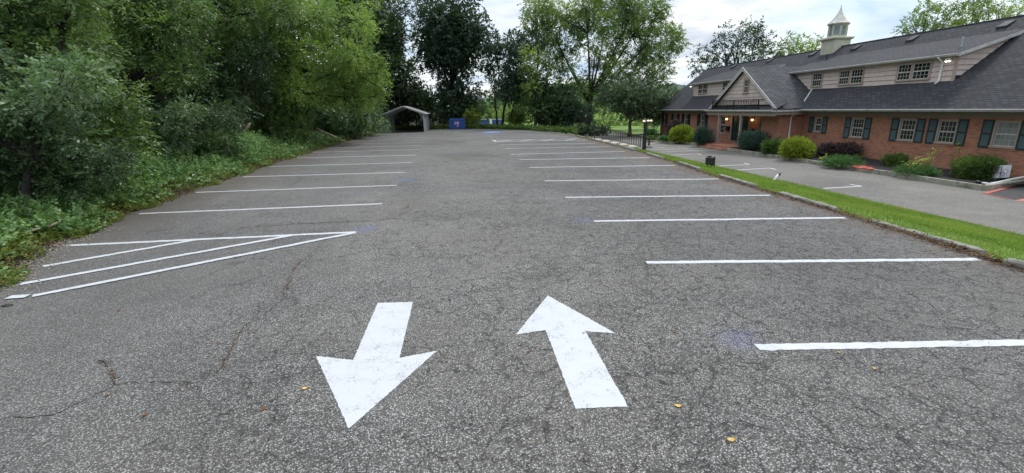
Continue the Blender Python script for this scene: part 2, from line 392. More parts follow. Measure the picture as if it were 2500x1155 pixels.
M['gutter'] = simple('pale_gutter_metal', (0.52, 0.52, 0.49), 0.45, 0.08, 4, dirt=((0.30, 0.29, 0.27), 0.6))
M['white'] = simple('white_trim_paint', (0.72, 0.72, 0.69), 0.5, 0.05, 4, dirt=((0.45, 0.43, 0.40), 0.4))
M['sash'] = simple('off_white_sash', (0.50, 0.48, 0.44), 0.5, 0.05, 6)
M['cream'] = simple('cream_cupola_paint', (0.50, 0.49, 0.38), 0.6, 0.07, 3, dirt=((0.30, 0.28, 0.20), 0.5))
M['spire'] = simple('weathered_spire_metal', (0.55, 0.53, 0.48), 0.45, 0.12, 3, metal=0.25, dirt=((0.25, 0.17, 0.14), 0.6))
M['cupglass'] = simple('blue_grey_cupola_glass', (0.17, 0.25, 0.28), 0.25, 0.15, 3, spec=0.6)
M['shutter'] = simple('dark_green_shutter', (0.018, 0.045, 0.046), 0.5, 0.1, 5)
M['slat'] = simple('shutter_louver', (0.075, 0.125, 0.135), 0.55, 0.12, 60)
M['shutter_dark'] = simple('black_green_shutter', (0.012, 0.018, 0.020), 0.5, 0.1, 5)
M['door'] = simple('dark_green_door', (0.010, 0.028, 0.026), 0.35, 0.15, 3)
M['iron'] = simple('black_iron', (0.012, 0.012, 0.014), 0.4, 0.2, 10, spec=0.5)
M['blackbox'] = simple('black_fixture_paint', (0.025, 0.027, 0.022), 0.45, 0.2, 8)
M['galv'] = simple('galvanised_steel', (0.40, 0.43, 0.46), 0.4, 0.12, 5, metal=0.5)
M['carroof'] = simple('grey_carport_sheet', (0.36, 0.35, 0.33), 0.5, 0.12, 3)
M['bluebin'] = simple('blue_dumpster_paint', (0.020, 0.060, 0.24), 0.45, 0.15, 2)
M['pool'] = simple('blue_pool_wall', (0.03, 0.08, 0.30), 0.4, 0.12, 3)
M['pinkish'] = simple('pink_white_decal', (0.45, 0.32, 0.42), 0.6, 0.1, 8)
M['decal'] = simple('white_decal', (0.45, 0.46, 0.52), 0.6, 0.05, 8)
M['bark'] = simple('grey_brown_bark', (0.085, 0.068, 0.055), 0.95, 0.35, 9, bmp=1.0)
M['bark_dark'] = simple('dark_bark_and_gap_shade', (0.030, 0.026, 0.023), 0.95, 0.3, 9, bmp=0.8)
M['deadwood'] = simple('pale_dead_wood', (0.34, 0.27, 0.20), 0.9, 0.25, 9, bmp=0.6)
M['leafyellow'] = simple('yellow_fallen_leaf', (0.60, 0.42, 0.13), 0.6, 0.2, 30)
M['leafbrown'] = simple('brown_fallen_leaf', (0.26, 0.11, 0.04), 0.8, 0.25, 30)
M['stepbrick'] = M['brick']
M['redthing'] = simple('red_plastic', (0.62, 0.10, 0.06), 0.5, 0.1, 8)
M['signsheet'] = simple('white_sign_sheet', (0.62, 0.62, 0.64), 0.5, 0.2, 9)
M['signink'] = simple('sign_ink', (0.20, 0.16, 0.20), 0.6, 0.3, 12)
def mat_glass():
    m, t, b = newmat('window_glass'); p = objco(t); n = noise(t, p, 1.3, 3)
    c = ramp(t, n.outputs[0], [(0.35, (0.006, 0.009, 0.009)), (0.7, (0.04, 0.05, 0.045))]); t.links.new(c, b.inputs['Base Color'])
    b.inputs['Roughness'].default_value = 0.04; b.inputs['IOR'].default_value = 1.5; bump(t, b, n.outputs[0], 0.05, 0.05)
    return m
M['glass'] = mat_glass()
M['blind'] = simple('window_blind_behind_glass', (0.22, 0.24, 0.23), 0.15, 0.15, 3, spec=0.8)
def mat_emit(name, col, s):
    m, t, b = newmat(name); b.inputs['Base Color'].default_value = (*col, 1); b.inputs['Emission Color'].default_value = (*col, 1)
    b.inputs['Emission Strength'].default_value = s; return m
M['lampglow'] = mat_emit('warm_lamp_globe', (1.0, 0.72, 0.38), 1.7)
M['globe'] = mat_emit('pale_lamp_globe', (1.0, 0.80, 0.70), 0.75)
M['flood'] = mat_emit('lit_flood_lens', (1.0, 0.95, 0.85), 2.0)

# leaves
M['lf_wood'] = mat_leaf('woodland_leaves', (0.018, 0.040, 0.014), (0.088, 0.155, 0.048), (0.240, 0.350, 0.100), 0.32, rough=0.38, yellow=(0.20, 0.28, 0.065), clump=0.55)
M['lf_cool'] = mat_leaf('bluish_leaves', (0.018, 0.042, 0.022), (0.100, 0.170, 0.080), (0.260, 0.360, 0.175), 0.28, rough=0.36, clump=0.7)
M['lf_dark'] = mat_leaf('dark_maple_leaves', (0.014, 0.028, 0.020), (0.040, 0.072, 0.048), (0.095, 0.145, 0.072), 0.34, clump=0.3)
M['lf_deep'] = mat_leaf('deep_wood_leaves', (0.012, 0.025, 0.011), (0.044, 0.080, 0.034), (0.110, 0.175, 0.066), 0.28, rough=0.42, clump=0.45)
M['lf_bright'] = mat_leaf('bright_feathery_leaves', (0.045, 0.085, 0.020), (0.170, 0.270, 0.068), (0.330, 0.450, 0.125), 0.40, rough=0.42, clump=0.5, yellow=(0.32, 0.42, 0.09))
M['lf_open'] = mat_leaf('open_tree_leaves', (0.060, 0.100, 0.036), (0.150, 0.225, 0.072), (0.270, 0.355, 0.115), 0.44, clump=0.25, yellow=(0.28, 0.35, 0.09))
M['lf_ivy'] = mat_leaf('ivy_leaves', (0.042, 0.090, 0.030), (0.145, 0.255, 0.085), (0.270, 0.420, 0.150), 0.28, rough=0.38, clump=0.9)
M['lf_weed'] = mat_leaf('weed_leaves', (0.07, 0.11, 0.02), (0.14, 0.19, 0.035), (0.22, 0.26, 0.05), 0.3, clump=1.2)
M['lf_gold'] = mat_leaf('golden_cypress_leaves', (0.060, 0.105, 0.018), (0.190, 0.260, 0.026), (0.420, 0.480, 0.045), 0.25, clump=3.5)
M['lf_juniper'] = mat_leaf('blue_juniper_leaves', (0.030, 0.062, 0.050), (0.060, 0.110, 0.085), (0.110, 0.170, 0.125), 0.15, clump=1.5)
M['lf_green'] = mat_leaf('green_shrub_leaves', (0.045, 0.085, 0.022), (0.090, 0.155, 0.035), (0.17, 0.24, 0.05), 0.25, clump=1.5)
M['lf_lowjun'] = mat_leaf('low_juniper_leaves', (0.030, 0.085, 0.024), (0.070, 0.165, 0.045), (0.130, 0.250, 0.070), 0.15, clump=2.5)
M['lf_burg'] = mat_leaf('burgundy_leaves', (0.032, 0.020, 0.022), (0.075, 0.048, 0.050), (0.135, 0.095, 0.088), 0.2, clump=1.5)
M['lf_lime'] = mat_leaf('lime_sprout_leaves', (0.16, 0.24, 0.03), (0.28, 0.38, 0.05), (0.42, 0.50, 0.09), 0.3, clump=2)
M['grass'] = mat_leaf('lawn_grass', (0.095, 0.165, 0.030), (0.200, 0.300, 0.055), (0.330, 0.430, 0.100), 0.3, clump=0.9, yellow=(0.30, 0.34, 0.09))
M['litter'] = mat_leaf('dry_leaf_litter', (0.05, 0.03, 0.018), (0.13, 0.075, 0.035), (0.30, 0.19, 0.08), 0.05, rough=0.8, clump=3)

# ------------------------------------------------------------------ foliage generator (numpy)
def lump(d, rs, k=5, a=0.22):
    r = np.zeros(len(d))
    for _ in range(k):
        w_ = rs.normal(size=3)*rs.uniform(2, 5); r += np.sin(d@w_+rs.uniform(0, 6.28))
    return 1+a*r/math.sqrt(k)
def nrm(v): return v/np.maximum(np.linalg.norm(v, axis=1, keepdims=True), 1e-6)
def sprays(P, D, L, W, k, S, rs, droop=0.2, flat=0.75, jit=0.35, cr=None):
    """P spray roots, D outward directions -> leaf quads arranged in flat sprays"""
    n = len(P)
    d = nrm(D+rs.normal(size=(n, 3))*0.45+np.array([0, 0, -droop]))
    up = nrm(rs.normal(size=(n, 3))*(1-flat)+np.array([0, 0, 1])*flat)
    s = nrm(np.cross(d, up)); nn = np.cross(s, d)
    sp = rs.uniform(0, 1, n) if cr is None else cr
    Vs = []; R = []
    S_ = S*rs.uniform(0.6, 1.25, (n, 1))
    for i in range(k):
        t = (i+0.6)/k; side = 1 if i % 2 else -1
        base = P+d*(S_*t)-np.array([0, 0, 1])*(droop*0.5*S*t*t)
        ld = nrm(d*(0.35+0.5*t)+s*side*(0.95-0.45*t)+rs.normal(size=(n, 3))*jit*0.6)
        ln = nrm(nn+rs.normal(size=(n, 3))*jit)
        wv_ = nrm(np.cross(ld, ln)); sz = rs.uniform(0.7, 1.25, (n, 1))*(1.1-0.3*abs(t-0.5))
        l = L*sz; w2 = W*0.5*sz
        Vs.append(np.stack([base, base+ld*l*0.45+wv_*w2, base+ld*l-ln*l*0.12, base+ld*l*0.45-wv_*w2], 1))
        R.append(np.clip(0.6*sp+0.4*rs.uniform(0, 1, n), 0, 1))
    V = np.concatenate(Vs).reshape(-1, 3); return V, np.concatenate(R)
def quads_obj(name, V, R, mat, parent=None, nv=4):
    nq = len(V)//nv
    me = bpy.data.meshes.new(name); me.vertices.add(len(V)); me.loops.add(len(V)); me.polygons.add(nq)
    me.vertices.foreach_set('co', V.astype(np.float32).ravel())
    me.loops.foreach_set('vertex_index', np.arange(len(V), dtype=np.int32))
    me.polygons.foreach_set('loop_start', np.arange(0, len(V), nv, dtype=np.int32))
    at = me.attributes.new('rnd', 'FLOAT', 'FACE'); at.data.foreach_set('value', R.astype(np.float32))
    me.materials.append(mat); me.update(calc_edges=True)
    o = bpy.data.objects.new(name, me); C.objects.link(o)
    if parent is not None: o.parent = parent
    return o
def crown_points(lobes, L, W, k, cover, rs, shell=0.5):
    P = []; D = []; CR = []
    for (c, r) in lobes:
        c = np.array(c, float); r = np.array(r, float)
        if r.shape == (): r = np.array([r, r, r])
        n = int(cover*PI*r[0]*r[2]/(L*W*0.5*k*0.6))+4
        d = nrm(rs.normal(size=(n, 3))); q = (1-shell*rs.uniform(0, 1, n)**1.4)*lump(d, rs)
        P.append(c+d*r*q[:, None]); D.append(d); CR.append(np.clip(rs.uniform(0, 1)*0.5+rs.uniform(0, 0.7, n), 0, 1))
    return np.concatenate(P), np.concatenate(D), np.concatenate(CR)
def crown(name, lobes, mat, parent, L=0.12, W=0.07, k=9, S=0.5, cover=2.5, seed=1, droop=0.2, flat=0.75, shell=0.5, jit=0.35):
    rs = np.random.RandomState(seed)
    P, D, CR = crown_points(lobes, L, W, k, cover, rs, shell)
    V, R = sprays(P, D, L, W, k, S, rs, droop, flat, jit, CR)
    if parent is not None: V = V-np.array(parent.location)
    return quads_obj(name, V, R, mat, parent)
def bez(a, b, c, n=7):
    a, b, c = Vector(a), Vector(b), Vector(c)
    return [a*(1-t)**2+b*2*t*(1-t)+c*t*t for t in [i/(n-1) for i in range(n)]]
def trunk_mesh(root, base, top, r, lobes, mat, seed, prim=6, fork=0.35, lean=0.3, twig=0.45, sides=8, maxl=60):
    rnd = random.Random(seed); mb = MB(); o = Vector(root.location)
    base = Vector(base); top = Vector(top)
    path = []
    for i in range(9):
        t = i/8; q = base.lerp(top, t); j = r*0.8*math.sin(PI*t)
        path.append(q+Vector((rnd.uniform(-j, j), rnd.uniform(-j, j), 0)))
    mb.tube([p-o for p in path], [r*(1.5 if i == 0 else 1.05-0.8*i/8) for i in range(9)], sides)
    cs = [Vector(l[0]) for l in lobes]; rr = [float(np.max(l[1])) for l in lobes]
    if not cs: return mb.build('trunk', mat, root, True)
    order = list(range(len(cs))); rnd.shuffle(order)
    P = [];
    for i in order:                                # spread the main limbs
        if len(P) >= prim: break
        if all((cs[i]-cs[j]).length > rr[i]*1.2 for j in P): P.append(i)
    paths = {}
    for i in P:
        c = cs[i]; t = fork+rnd.uniform(0, 0.35)*(1-fork); t = min(t, 0.92)
        k_ = min(int(t*8), 7); s = path[k_].lerp(path[k_+1], t*8-k_)
        mid = s.lerp(c, 0.45)+Vector((rnd.uniform(-.3, .3), rnd.uniform(-.3, .3), -0.10*(c-s).length*rnd.uniform(-0.3, 1)))
        pt = bez(s, mid, c, 8); paths[i] = pt
        mb.tube([p-o for p in pt], [r*0.5*(1-0.85*q/7) for q in range(8)], 6, False)
    for n_, i in enumerate(order[:maxl]):
        if i in paths: pt = paths[i]
        else:
            best = min(paths.values(), key=lambda pp: min((p-cs[i]).length for p in pp[2:6]))
            s = min(best[2:6], key=lambda p: (p-cs[i]).length)
            pt = bez(s, s.lerp(cs[i], 0.5)+Vector((rnd.uniform(-.4, .4), 0, rnd.uniform(-.5, .3))), cs[i], 6)
            mb.tube([p-o for p in pt], [r*0.24*(1-0.8*q/5) for q in range(6)], 5, False)
        for _ in range(4):                        # twigs that fill the lobe
            a = pt[-2]; dv = Vector((rnd.gauss(0, 1), rnd.gauss(0, 1), rnd.gauss(0.2, 0.8))).normalized()
            e_ = cs[i]+dv*rr[i]*0.85
            mb.tube([p-o for p in bez(a, a.lerp(e_, 0.5)+Vector((0, 0, 0.1*rr[i])), e_, 4)], [r*0.10, r*0.07, r*0.05, r*0.02], 4, False)
    return mb.build('trunk', mat, root, True)
def lob(px, py, rpx, Y, dz=1.0, dy=None):
    """a crown lobe that stands at depth Y, centre and radius read off the photograph"""
    c = aty(px, py, Y); dist = np.linalg.norm(c-np.array([0, 0, H])); 
    sc_ = np.dot(c-np.array([0, 0, H]), cf)/F
    r = rpx*sc_
    return (tuple(c), (r, (dy or 1.0)*r, r*dz))
def tree(name, label, base, top, r, lobes, leafmat, barkmat, seed, group=None, cat='tree', **kw):
    root = empty(name, tuple(base)); tag(root, label, cat, group)
    tk = {a: kw.pop(a) for a in ('prim', 'fork', 'sides', 'maxl') if a in kw}
    trunk_mesh(root, base, top, r, lobes, M[barkmat], seed, **tk)
    crown('crown', lobes, M[leafmat], root, seed=seed, **kw)
    return root

# ------------------------------------------------------------------ GROUND
EDGE = [(-12, -4.6), (0, -5.6), (5, -6.5), (7.2, -7.15), (8.1, -7.6), (9.5, -8.25), (12.5, -8.85), (15.8, -9.2), (19.5, -9.45), (23.2, -9.8), (27.3, -10.0), (31, -10.2), (38.6, -10.45), (48.8, -10.8), (56, -10.9), (66, -10.9)]
def edgeL(y): return float(np.interp(y, [a for a, b in EDGE], [b for a, b in EDGE]))
REDGE = [(-12, 8.0), (5.5, 7.95), (9.5, 8.3), (15, 8.5), (19, 8.95), (24, 9.35), (37.8, 9.5), (45, 9.3), (50, 8.2), (54, 6.9), (60, 3.0), (63.5, -0.5), (66, -3)]
def edgeR(y): return float(np.interp(y, [a for a, b in REDGE], [b for a, b in REDGE]))
def gh(x, y):
    """ground height"""
    el = edgeL(y)
    if x < el:
        d = el-x; z = -0.06+0.22*min(d, 3)+0.10*max(0, min(d-3, 12))+0.30*max(0, min(d-15, 14))
        if y > 52: z *= max(0, 1-(y-52)/12)
    elif x > 8.0:
        t = min(1, max(0, (x-9.0)/(12.9-9.0))); z = -0.06-0.72*t
    else: z = -0.06
    if y > 63:
        q = min(1, (y-63)/25); z = z*(1-q)+(-1.55)*q
    elif x > 8 and y > 52:
        pass
    if y > 230: z += (y-230)*0.02
    return z
def grid_sheet(name, xs, ys, hf, mat, kind='structure', thick=None):
    vs = [(x_, y_, hf(x_, y_)) for y_ in ys for x_ in xs]; n = len(xs)
    fs = [(j*n+i, j*n+i+1, (j+1)*n+i+1, (j+1)*n+i) for j in range(len(ys)-1) for i in range(n-1)]
    o = MB().add(vs, fs).build(name, mat, smooth=True, fix=False); tag(o, kind=kind); return o
def mat_ground():
    m, t, b = newmat('lawn_and_soil'); p = objco(t); S = t.nodes.new('ShaderNodeSeparateXYZ'); t.links.new(p, S.inputs[0])
    n = noise(t, p, 0.7, 6); n2_ = noise(t, p, 9, 5, 0.7)
    g = ramp(t, mathn(t, 'ADD', mathn(t, 'MULTIPLY', n.outputs[0], 0.5), mathn(t, 'MULTIPLY', n2_.outputs[0], 0.5)), [(0.3, (0.085, 0.155, 0.024)), (0.6, (0.16, 0.26, 0.040)), (0.75, (0.25, 0.33, 0.07))])
    s = ramp(t, n2_.outputs[0], [(0.3, (0.018, 0.016, 0.010)), (0.55, (0.05, 0.038, 0.022)), (0.75, (0.13, 0.09, 0.05))])
    wob = mathn(t, 'ADD', S.outputs[0], mathn(t, 'MULTIPLY', n.outputs[0], 1.2))
    c = mixc(t, rng(t, wob, -5.0, -4.4, 1, 0), g, s)
    t.links.new(c, b.inputs['Base Color']); b.inputs['Roughness'].default_value = 0.95; bump(t, b, n2_.outputs[0], 0.8, 0.05)
    return m
M['ground'] = mat_ground()
xs = list(np.unique(np.concatenate([np.linspace(-400, -40, 13), np.linspace(-40, -4, 60), np.linspace(-4, 30, 60), np.linspace(30, 500, 16)])))
ys = list(np.unique(np.concatenate([np.linspace(-60, 0, 10), np.linspace(0, 70, 80), np.linspace(70, 260, 26), np.linspace(260, 1500, 8)])))
grid_sheet('ground', xs, ys, gh, M['ground'])

# hills far off
def hill(x_, y_):
    return 2+26*math.exp(-((x_-150)/120)**2)+5*math.sin(x_*0.03)+3*math.sin(x_*0.11+1)
mb = MB(); hx = np.linspace(-500, 700, 160); vs = []; fs = []
for j, (yy, kz) in enumerate(((430, 0.0), (470, 0.75), (520, 1.0), (640, 0.7))):
    for x_ in hx: vs.append((x_, yy+random.uniform(-4, 4), 2+hill(x_, yy)*kz+random.uniform(-1.2, 1.2)*kz))
nh = len(hx)
for j in range(3):
    for i in range(nh-1): fs.append((j*nh+i, j*nh+i+1, (j+1)*nh+i+1, (j+1)*nh+i))
M['hill'] = simple('wooded_hill', (0.06, 0.10, 0.075), 0.95, 0.4, 0.12)
tag(mb.add(vs, fs).build('hills', M['hill'], smooth=False), kind='structure')

# parking lot: one sheet whose edges wander
rnd = random.Random(3)
vs = []; fs = []; ysl = list(np.arange(-12, 64.01, 0.5)); nx = 24
for j, y_ in enumerate(ysl):
    a = edgeL(y_)+rnd.uniform(-.12, .12); b = edgeR(y_)+rnd.uniform(-.04, .04)
    for i in range(nx): vs.append((a+(b-a)*i/(nx-1), y_, 0.0))
for j in range(len(ysl)-1):
    for i in range(nx-1): fs.append((j*nx+i, j*nx+i+1, (j+1)*nx+i+1, (j+1)*nx+i))
lot = MB().add(vs, fs).build('parking_lot', M['asphalt'], fix=False); tag(lot, kind='structure')

# driveway, lower, in front of the building
vs = []; fs = []
ysl = list(np.arange(-12, 80.01, 1.0))
for y_ in ysl:
    a = 12.95+0.05*math.sin(y_*1.3)-(0.0 if y_ < 60 else (y_-60)*0.1); b = 18.0 if y_ > 14.2 else 30.0
    for i in range(8): vs.append((a+(b-a)*i/7, y_, -0.745))
for j in range(len(ysl)-1):
    for i in range(7): fs.append((j*8+i, j*8+i+1, (j+1)*8+i+1, (j+1)*8+i))
drive = MB().add(vs, fs).build('driveway', M['drive'], fix=False); tag(drive, kind='structure')

# ---- painted markings (parts of the surface they are painted on)
def strip(mb, a, b, wd, z, seg=0.05, rnd=rnd, wob=0.007):
    a = np.array(a[:2]); b = np.array(b[:2]); L_ = np.linalg.norm(b-a); n = max(2, int(L_/seg)); d = (b-a)/L_; s = np.array([-d[1], d[0]])
    vs = []; off = 0
    for i in range(n+1):
        t = i/n; off = 0.8*off+rnd.uniform(-wob, wob)*0.8; c = a+(b-a)*t+s*off
        for sg in (-1, 1):
            q = c+s*sg*(wd/2+rnd.uniform(-wob, wob)); vs.append((q[0], q[1], z))
    mb.add(vs, [(2*i, 2*i+1, 2*i+3, 2*i+2) for i in range(n)]); return mb
def polyfill(pts, z, seg=0.025, wob=0.005, rnd=rnd):
    out_ = []
    for i in range(len(pts)):
        a = np.array(pts[i]); b = np.array(pts[(i+1) % len(pts)]); n = max(1, int(np.linalg.norm(b-a)/seg))
        for k in range(n):
            q = a+(b-a)*k/n
            if k: q = q+np.array([rnd.uniform(-wob, wob), rnd.uniform(-wob, wob)])
            out_.append((q[0], q[1], z))
    return out_
RL = [(1848,848),(1578,641),(1450,540),(1380,482),(1330,442),(1293,409),(1268,390),(1246,377),(1232,363),(1219,353.5),(1195.5,338),(1188.5,333.6),(1182,329.7)]
RR = [(2560,837),(2390,634),(2066,532),(1880,477),(1755,437),(1647,404),(1585,385),(1526,370),(1486,358),(1454,350),(1387,333.6),(1366,330.6),(1345,327.5)]
for a, b in zip(RL, RR): strip(MB(), atz(*a), atz(*b), 0.125, 0.004).build('stall_line', M['paint'], lot, fix=False)
LR = [(868,567),(933,497.7),(969,452.5),(990,421),(1005,397),(1016,379),(1024.6,365.5),(1031.5,355),(1037,348),(1042,342.5),(1045.5,336),(1052,331)]
LL = [(160,600),(340,522),(478,470),(594,432),(657.4,406.7),(724.4,386),(765,372),(801,361),(830,352),(857,345),(874,339.4),(888,334.7)]
for a, b in zip(LR, LL): strip(MB(), atz(*a), atz(*b), 0.125, 0.004).build('stall_line', M['paint'], lot, fix=False)
for i, (a, b) in enumerate((((105,651),(480,586)), ((50,695),(712,576)), ((80,724),(868,569)), ((20,728),(70,724)))):
    strip(MB(), atz(*a), atz(*b), 0.13, 0.008+0.0025*i).build('hatch_line', M['paint'], lot, fix=False)
A_ = [atz(*p) for p in ((1211,346),(1204,342.6),(1416,338.5),(1431,342))]
mb = MB(); strip(mb, A_[0], A_[3], 0.20, 0.004); strip(mb, A_[1], A_[2], 0.18, 0.0045); strip(mb, A_[0], A_[1], 0.20, 0.007)
mb.build('bay_outline', M['paint'], lot, fix=False)
for i in range(4):
    s0, s1 = i/4+0.02, (i+1)/4-0.03
    strip(MB(), A_[0]+(A_[3]-A_[0])*s0, A_[1]+(A_[2]-A_[1])*s1, 0.17, 0.009+0.001*i).build('hatch_line', M['paint'], lot, fix=False)
ar1 = [(-1.27,5.68),(-0.81,5.64),(-0.79,4.23),(-0.42,4.32),(-1.04,3.19),(-1.66,4.39),(-1.25,4.25)]
ar2 = [(0.96,5.59),(1.52,4.43),(1.20,4.53),(1.22,3.18),(0.78,3.21),(0.77,4.62),(0.43,4.56)]
for nm, ar, lb in (('direction_arrow', ar1, 'white arrow pointing towards the viewer'), ('direction_arrow', ar2, 'white arrow pointing away down the lot')):
    q = polyfill(ar, 0.004); o = MB().add(q, [tuple(range(len(q)))]).build(nm, M['paint'], lot, fix=False)
    o['label'] = lb
# make sure the paint faces up
for o in lot.children:
    me = o.data
    if me.polygons[0].normal.z < 0: me.flip_normals()
# accessible bay symbol far off: blue square, white figure
bs = MB(); bs.add([(1.9,50.2,0.005),(3.5,50.2,0.005),(3.5,52.6,0.005),(1.9,52.6,0.005)], [(0,1,2,3)])
bsq = bs.build('accessible_bay_symbol', M['bluepaint'], lot, fix=False)
mb = MB(); cx_, cy_ = 2.68, 51.1; ring = []
for i in range(17):
    a = math.radians(150+i*16); ring.append((cx_+0.36*math.cos(a), cy_+0.40*math.sin(a)))
for i in range(16): strip(mb, ring[i], ring[i+1], 0.10, 0.010)
strip(mb, (2.6,51.0), (2.6,51.9), 0.12, 0.010); strip(mb, (2.6,51.15), (2.95,51.15), 0.11, 0.0115); strip(mb, (2.95,51.15), (3.15,50.65), 0.11, 0.013)
hd = [(2.6+0.13*math.cos(a*PI/5), 52.1+0.13*math.sin(a*PI/5), 0.0105) for a in range(10)]; mb.add(hd, [tuple(range(10))])
mb.build('wheelchair_figure', M['paint'], bsq, fix=False)

# driveway markings
for pts in (((2010,460),(2103,454.5),(2076,450.5)), ((1800,415.3),(1880,410.3),(1894,414)), ((1752,405.5),(1830,401.5),(1817,397.8)), ((1638,379),(1702,375.6),(1713,378)), ((1594,366.5),(1680,362.8),(1743,362)), ((1612,371.3),(1690,368),(1775,366)), ((1560,348.8),(1576,347.6)), ((1585,350.8),(1600,349.6)), ((1600,361.5),(1622,360.4))):
    mb = MB()
    for i in range(len(pts)-1): strip(mb, atz(*pts[i], -0.741), atz(*pts[i+1], -0.741), 0.11, -0.741+0.002*i)
    mb.build('bay_mark', M['paint'], drive, fix=False)

# cracks that have opened in the lot, some filled with brown debris
def crack(pts, wd, mat, seed, z=0.003):
    rr = random.Random(seed); P = [np.array(atz(*p)[:2]) for p in pts]; q = [P[0]]
    for a, b in zip(P[:-1], P[1:]):
        n = max(2, int(np.linalg.norm(b-a)/0.05)); d = (b-a)/max(1e-6, np.linalg.norm(b-a)); s = np.array([-d[1], d[0]]); o_ = 0
        for i in range(1, n+1):
            o_ = 0.6*o_+rr.gauss(0, 0.016); q.append(a+(b-a)*i/n+s*(o_ if i < n else 0))
    mb = MB(); vs = []
    for i, p in enumerate(q):
        d = q[min(i+1, len(q)-1)]-q[max(i-1, 0)]; d = d/max(1e-6, np.linalg.norm(d)); s = np.array([-d[1], d[0]])
        ww = wd*rr.uniform(0.1, 0.8)*(0.1 if rr.random() < 0.25 else 1)
        vs += [(*(p-s*ww/2), z), (*(p+s*ww/2), z)]
    mb.add(vs, [(2*i, 2*i+1, 2*i+3, 2*i+2) for i in range(len(q)-1)])
    return mb.build('pavement_crack', mat, lot, fix=False)
CR = [([(-20,1030),(60,1020),(150,1005),(240,960),(280,940),(340,937),(400,934),(470,937)], .022), ([(470,937),(530,915),(545,880),(570,840),(595,795)], .014),
      ([(595,795),(650,770),(690,730),(700,700),(720,650),(755,620),(800,585)], .018), ([(280,940),(275,905),(240,880)], .02),
      ([(530,560),(650,552),(760,545),(900,540),(960,533),(1030,540),(1060,552)], .045), ([(340,572),(450,548),(545,523),(600,505)], .02),
      ([(650,478),(690,462),(725,445),(735,432)], .05), ([(700,470),(745,483),(790,482)], .03), ([(860,470),(905,468),(925,455),(915,445)], .03),
      ([(1530,1160),(1600,1090),(1650,1050),(1720,1040)], .012), ([(1690,670),(1730,720),(1800,770),(1900,800),(1960,850),(2040,852)], .014),
      ([(240,1165),(330,1110),(390,1070),(470,1040),(560,1010)], .012), ([(1760,650),(1860,640),(1900,620),(2010,628)], .015),
      ([(2100,640),(2180,700),(2300,760),(2380,800),(2520,850)], .012), ([(1480,560),(1560,610),(1600,700),(1720,760)], .010),
      ([(1080,338),(1100,335),(1130,337)], .10), ([(960,345),(985,338)], .15), ([(2000,980),(2120,1000),(2260,1060),(2330,1150)], .010), ([(1240,640),(1200,700),(1230,760),(1190,830)], .008)]
for i, (p, wd) in enumerate(CR): crack(p, wd, M['crack'], i+1)
DEB = (([(240,880),(262,892),(275,912),(278,938)], .03), ([(690,725),(700,700),(716,660),(742,628)], .03), ([(540,905),(552,865),(575,830),(596,800)], .03), ([(630,552),(760,546),(860,541),(900,540)], .05), ([(990,512),(1000,498)], .08), ([(905,545),(960,533),(1000,515)], .05), ([(445,940),(470,936)], .05), ([(620,1010),(650,998)], .03))
PP = []
for (pp, wd) in DEB:
    P_ = [np.array(atz(*q)[:2]) for q in pp]
    for a, b in zip(P_[:-1], P_[1:]):
        L_ = np.linalg.norm(b-a)
        for _ in range(int(L_*55)+3):
            if rnd.random() < 0.75:
                q = a+(b-a)*rnd.random()+np.array([rnd.gauss(0, wd*.55), rnd.gauss(0, wd*.55)]); PP.append((q[0], q[1], 0.006))
rs = np.random.RandomState(8); PP = np.array(PP); D = rs.normal(size=(len(PP), 3)); D[:, 2] = 0.1
V, R = sprays(PP, nrm(D), 0.022, 0.010, 3, 0.03, rs, 0.0, 0.9, 0.3)
tag(quads_obj('crack_debris', V, R, M['litter']), 'brown leaf crumbs and moss caught in the cracks of the asphalt', 'debris', kind='stuff')

# ---- grass strip blades, weeds, litter, ivy (stuff)
rs = np.random.RandomState(5)
def blades(name, n_, fx, mat, hgt, wid, label, seed, kind='stuff'):
    rs = np.random.RandomState(seed)
    P = fx(n_, rs); n = len(P); dist = np.hypot(P[:, 0], P[:, 1])
    k = np.clip(dist/12, 0.8, 3.5)[:, None]
    a = rs.uniform(0, 2*PI, n); s = np.stack([np.cos(a), np.sin(a), 0*a], 1); lean = rs.normal(size=(n, 3))*0.35; lean[:, 2] = 1
    h = hgt*rs.uniform(0.5, 1.3, (n, 1))*np.clip(k, 0.8, 1.6); wv_ = wid*k
    V = np.stack([P-s*wv_/2, P+s*wv_/2, P+nrm(lean)*h], 1).reshape(-1, 3)
    o = quads_obj(name, V, rs.uniform(0, 1, n), mat, None, 3); tag(o, label, 'grass', kind=kind); return o
def strip_pts(n_, rs):
    u = rs.uniform(0, 1, n_); y_ = 1.0*(60/1.0)**u                # denser near the viewer
    x0 = np.array([edgeR(v) for v in y_])-0.05; x_ = x0+rs.uniform(0, 1, n_)**0.9*(13.0-x0)
    x_ = x_+rs.normal(size=n_)*0.06; z_ = np.array([gh(a, b) for a, b in zip(x_, y_)])
    kp = ~((x_ > 9.35) & (x_ < 13.2) & (y_ > 33.7) & (y_ < 36.5))
    return np.stack([x_, y_, z_], 1)[kp]
blades('grass_strip', 190000, strip_pts, M['grass'], 0.055, 0.017, 'mown green grass on the slope between the kerb blocks and the lower driveway', 11)

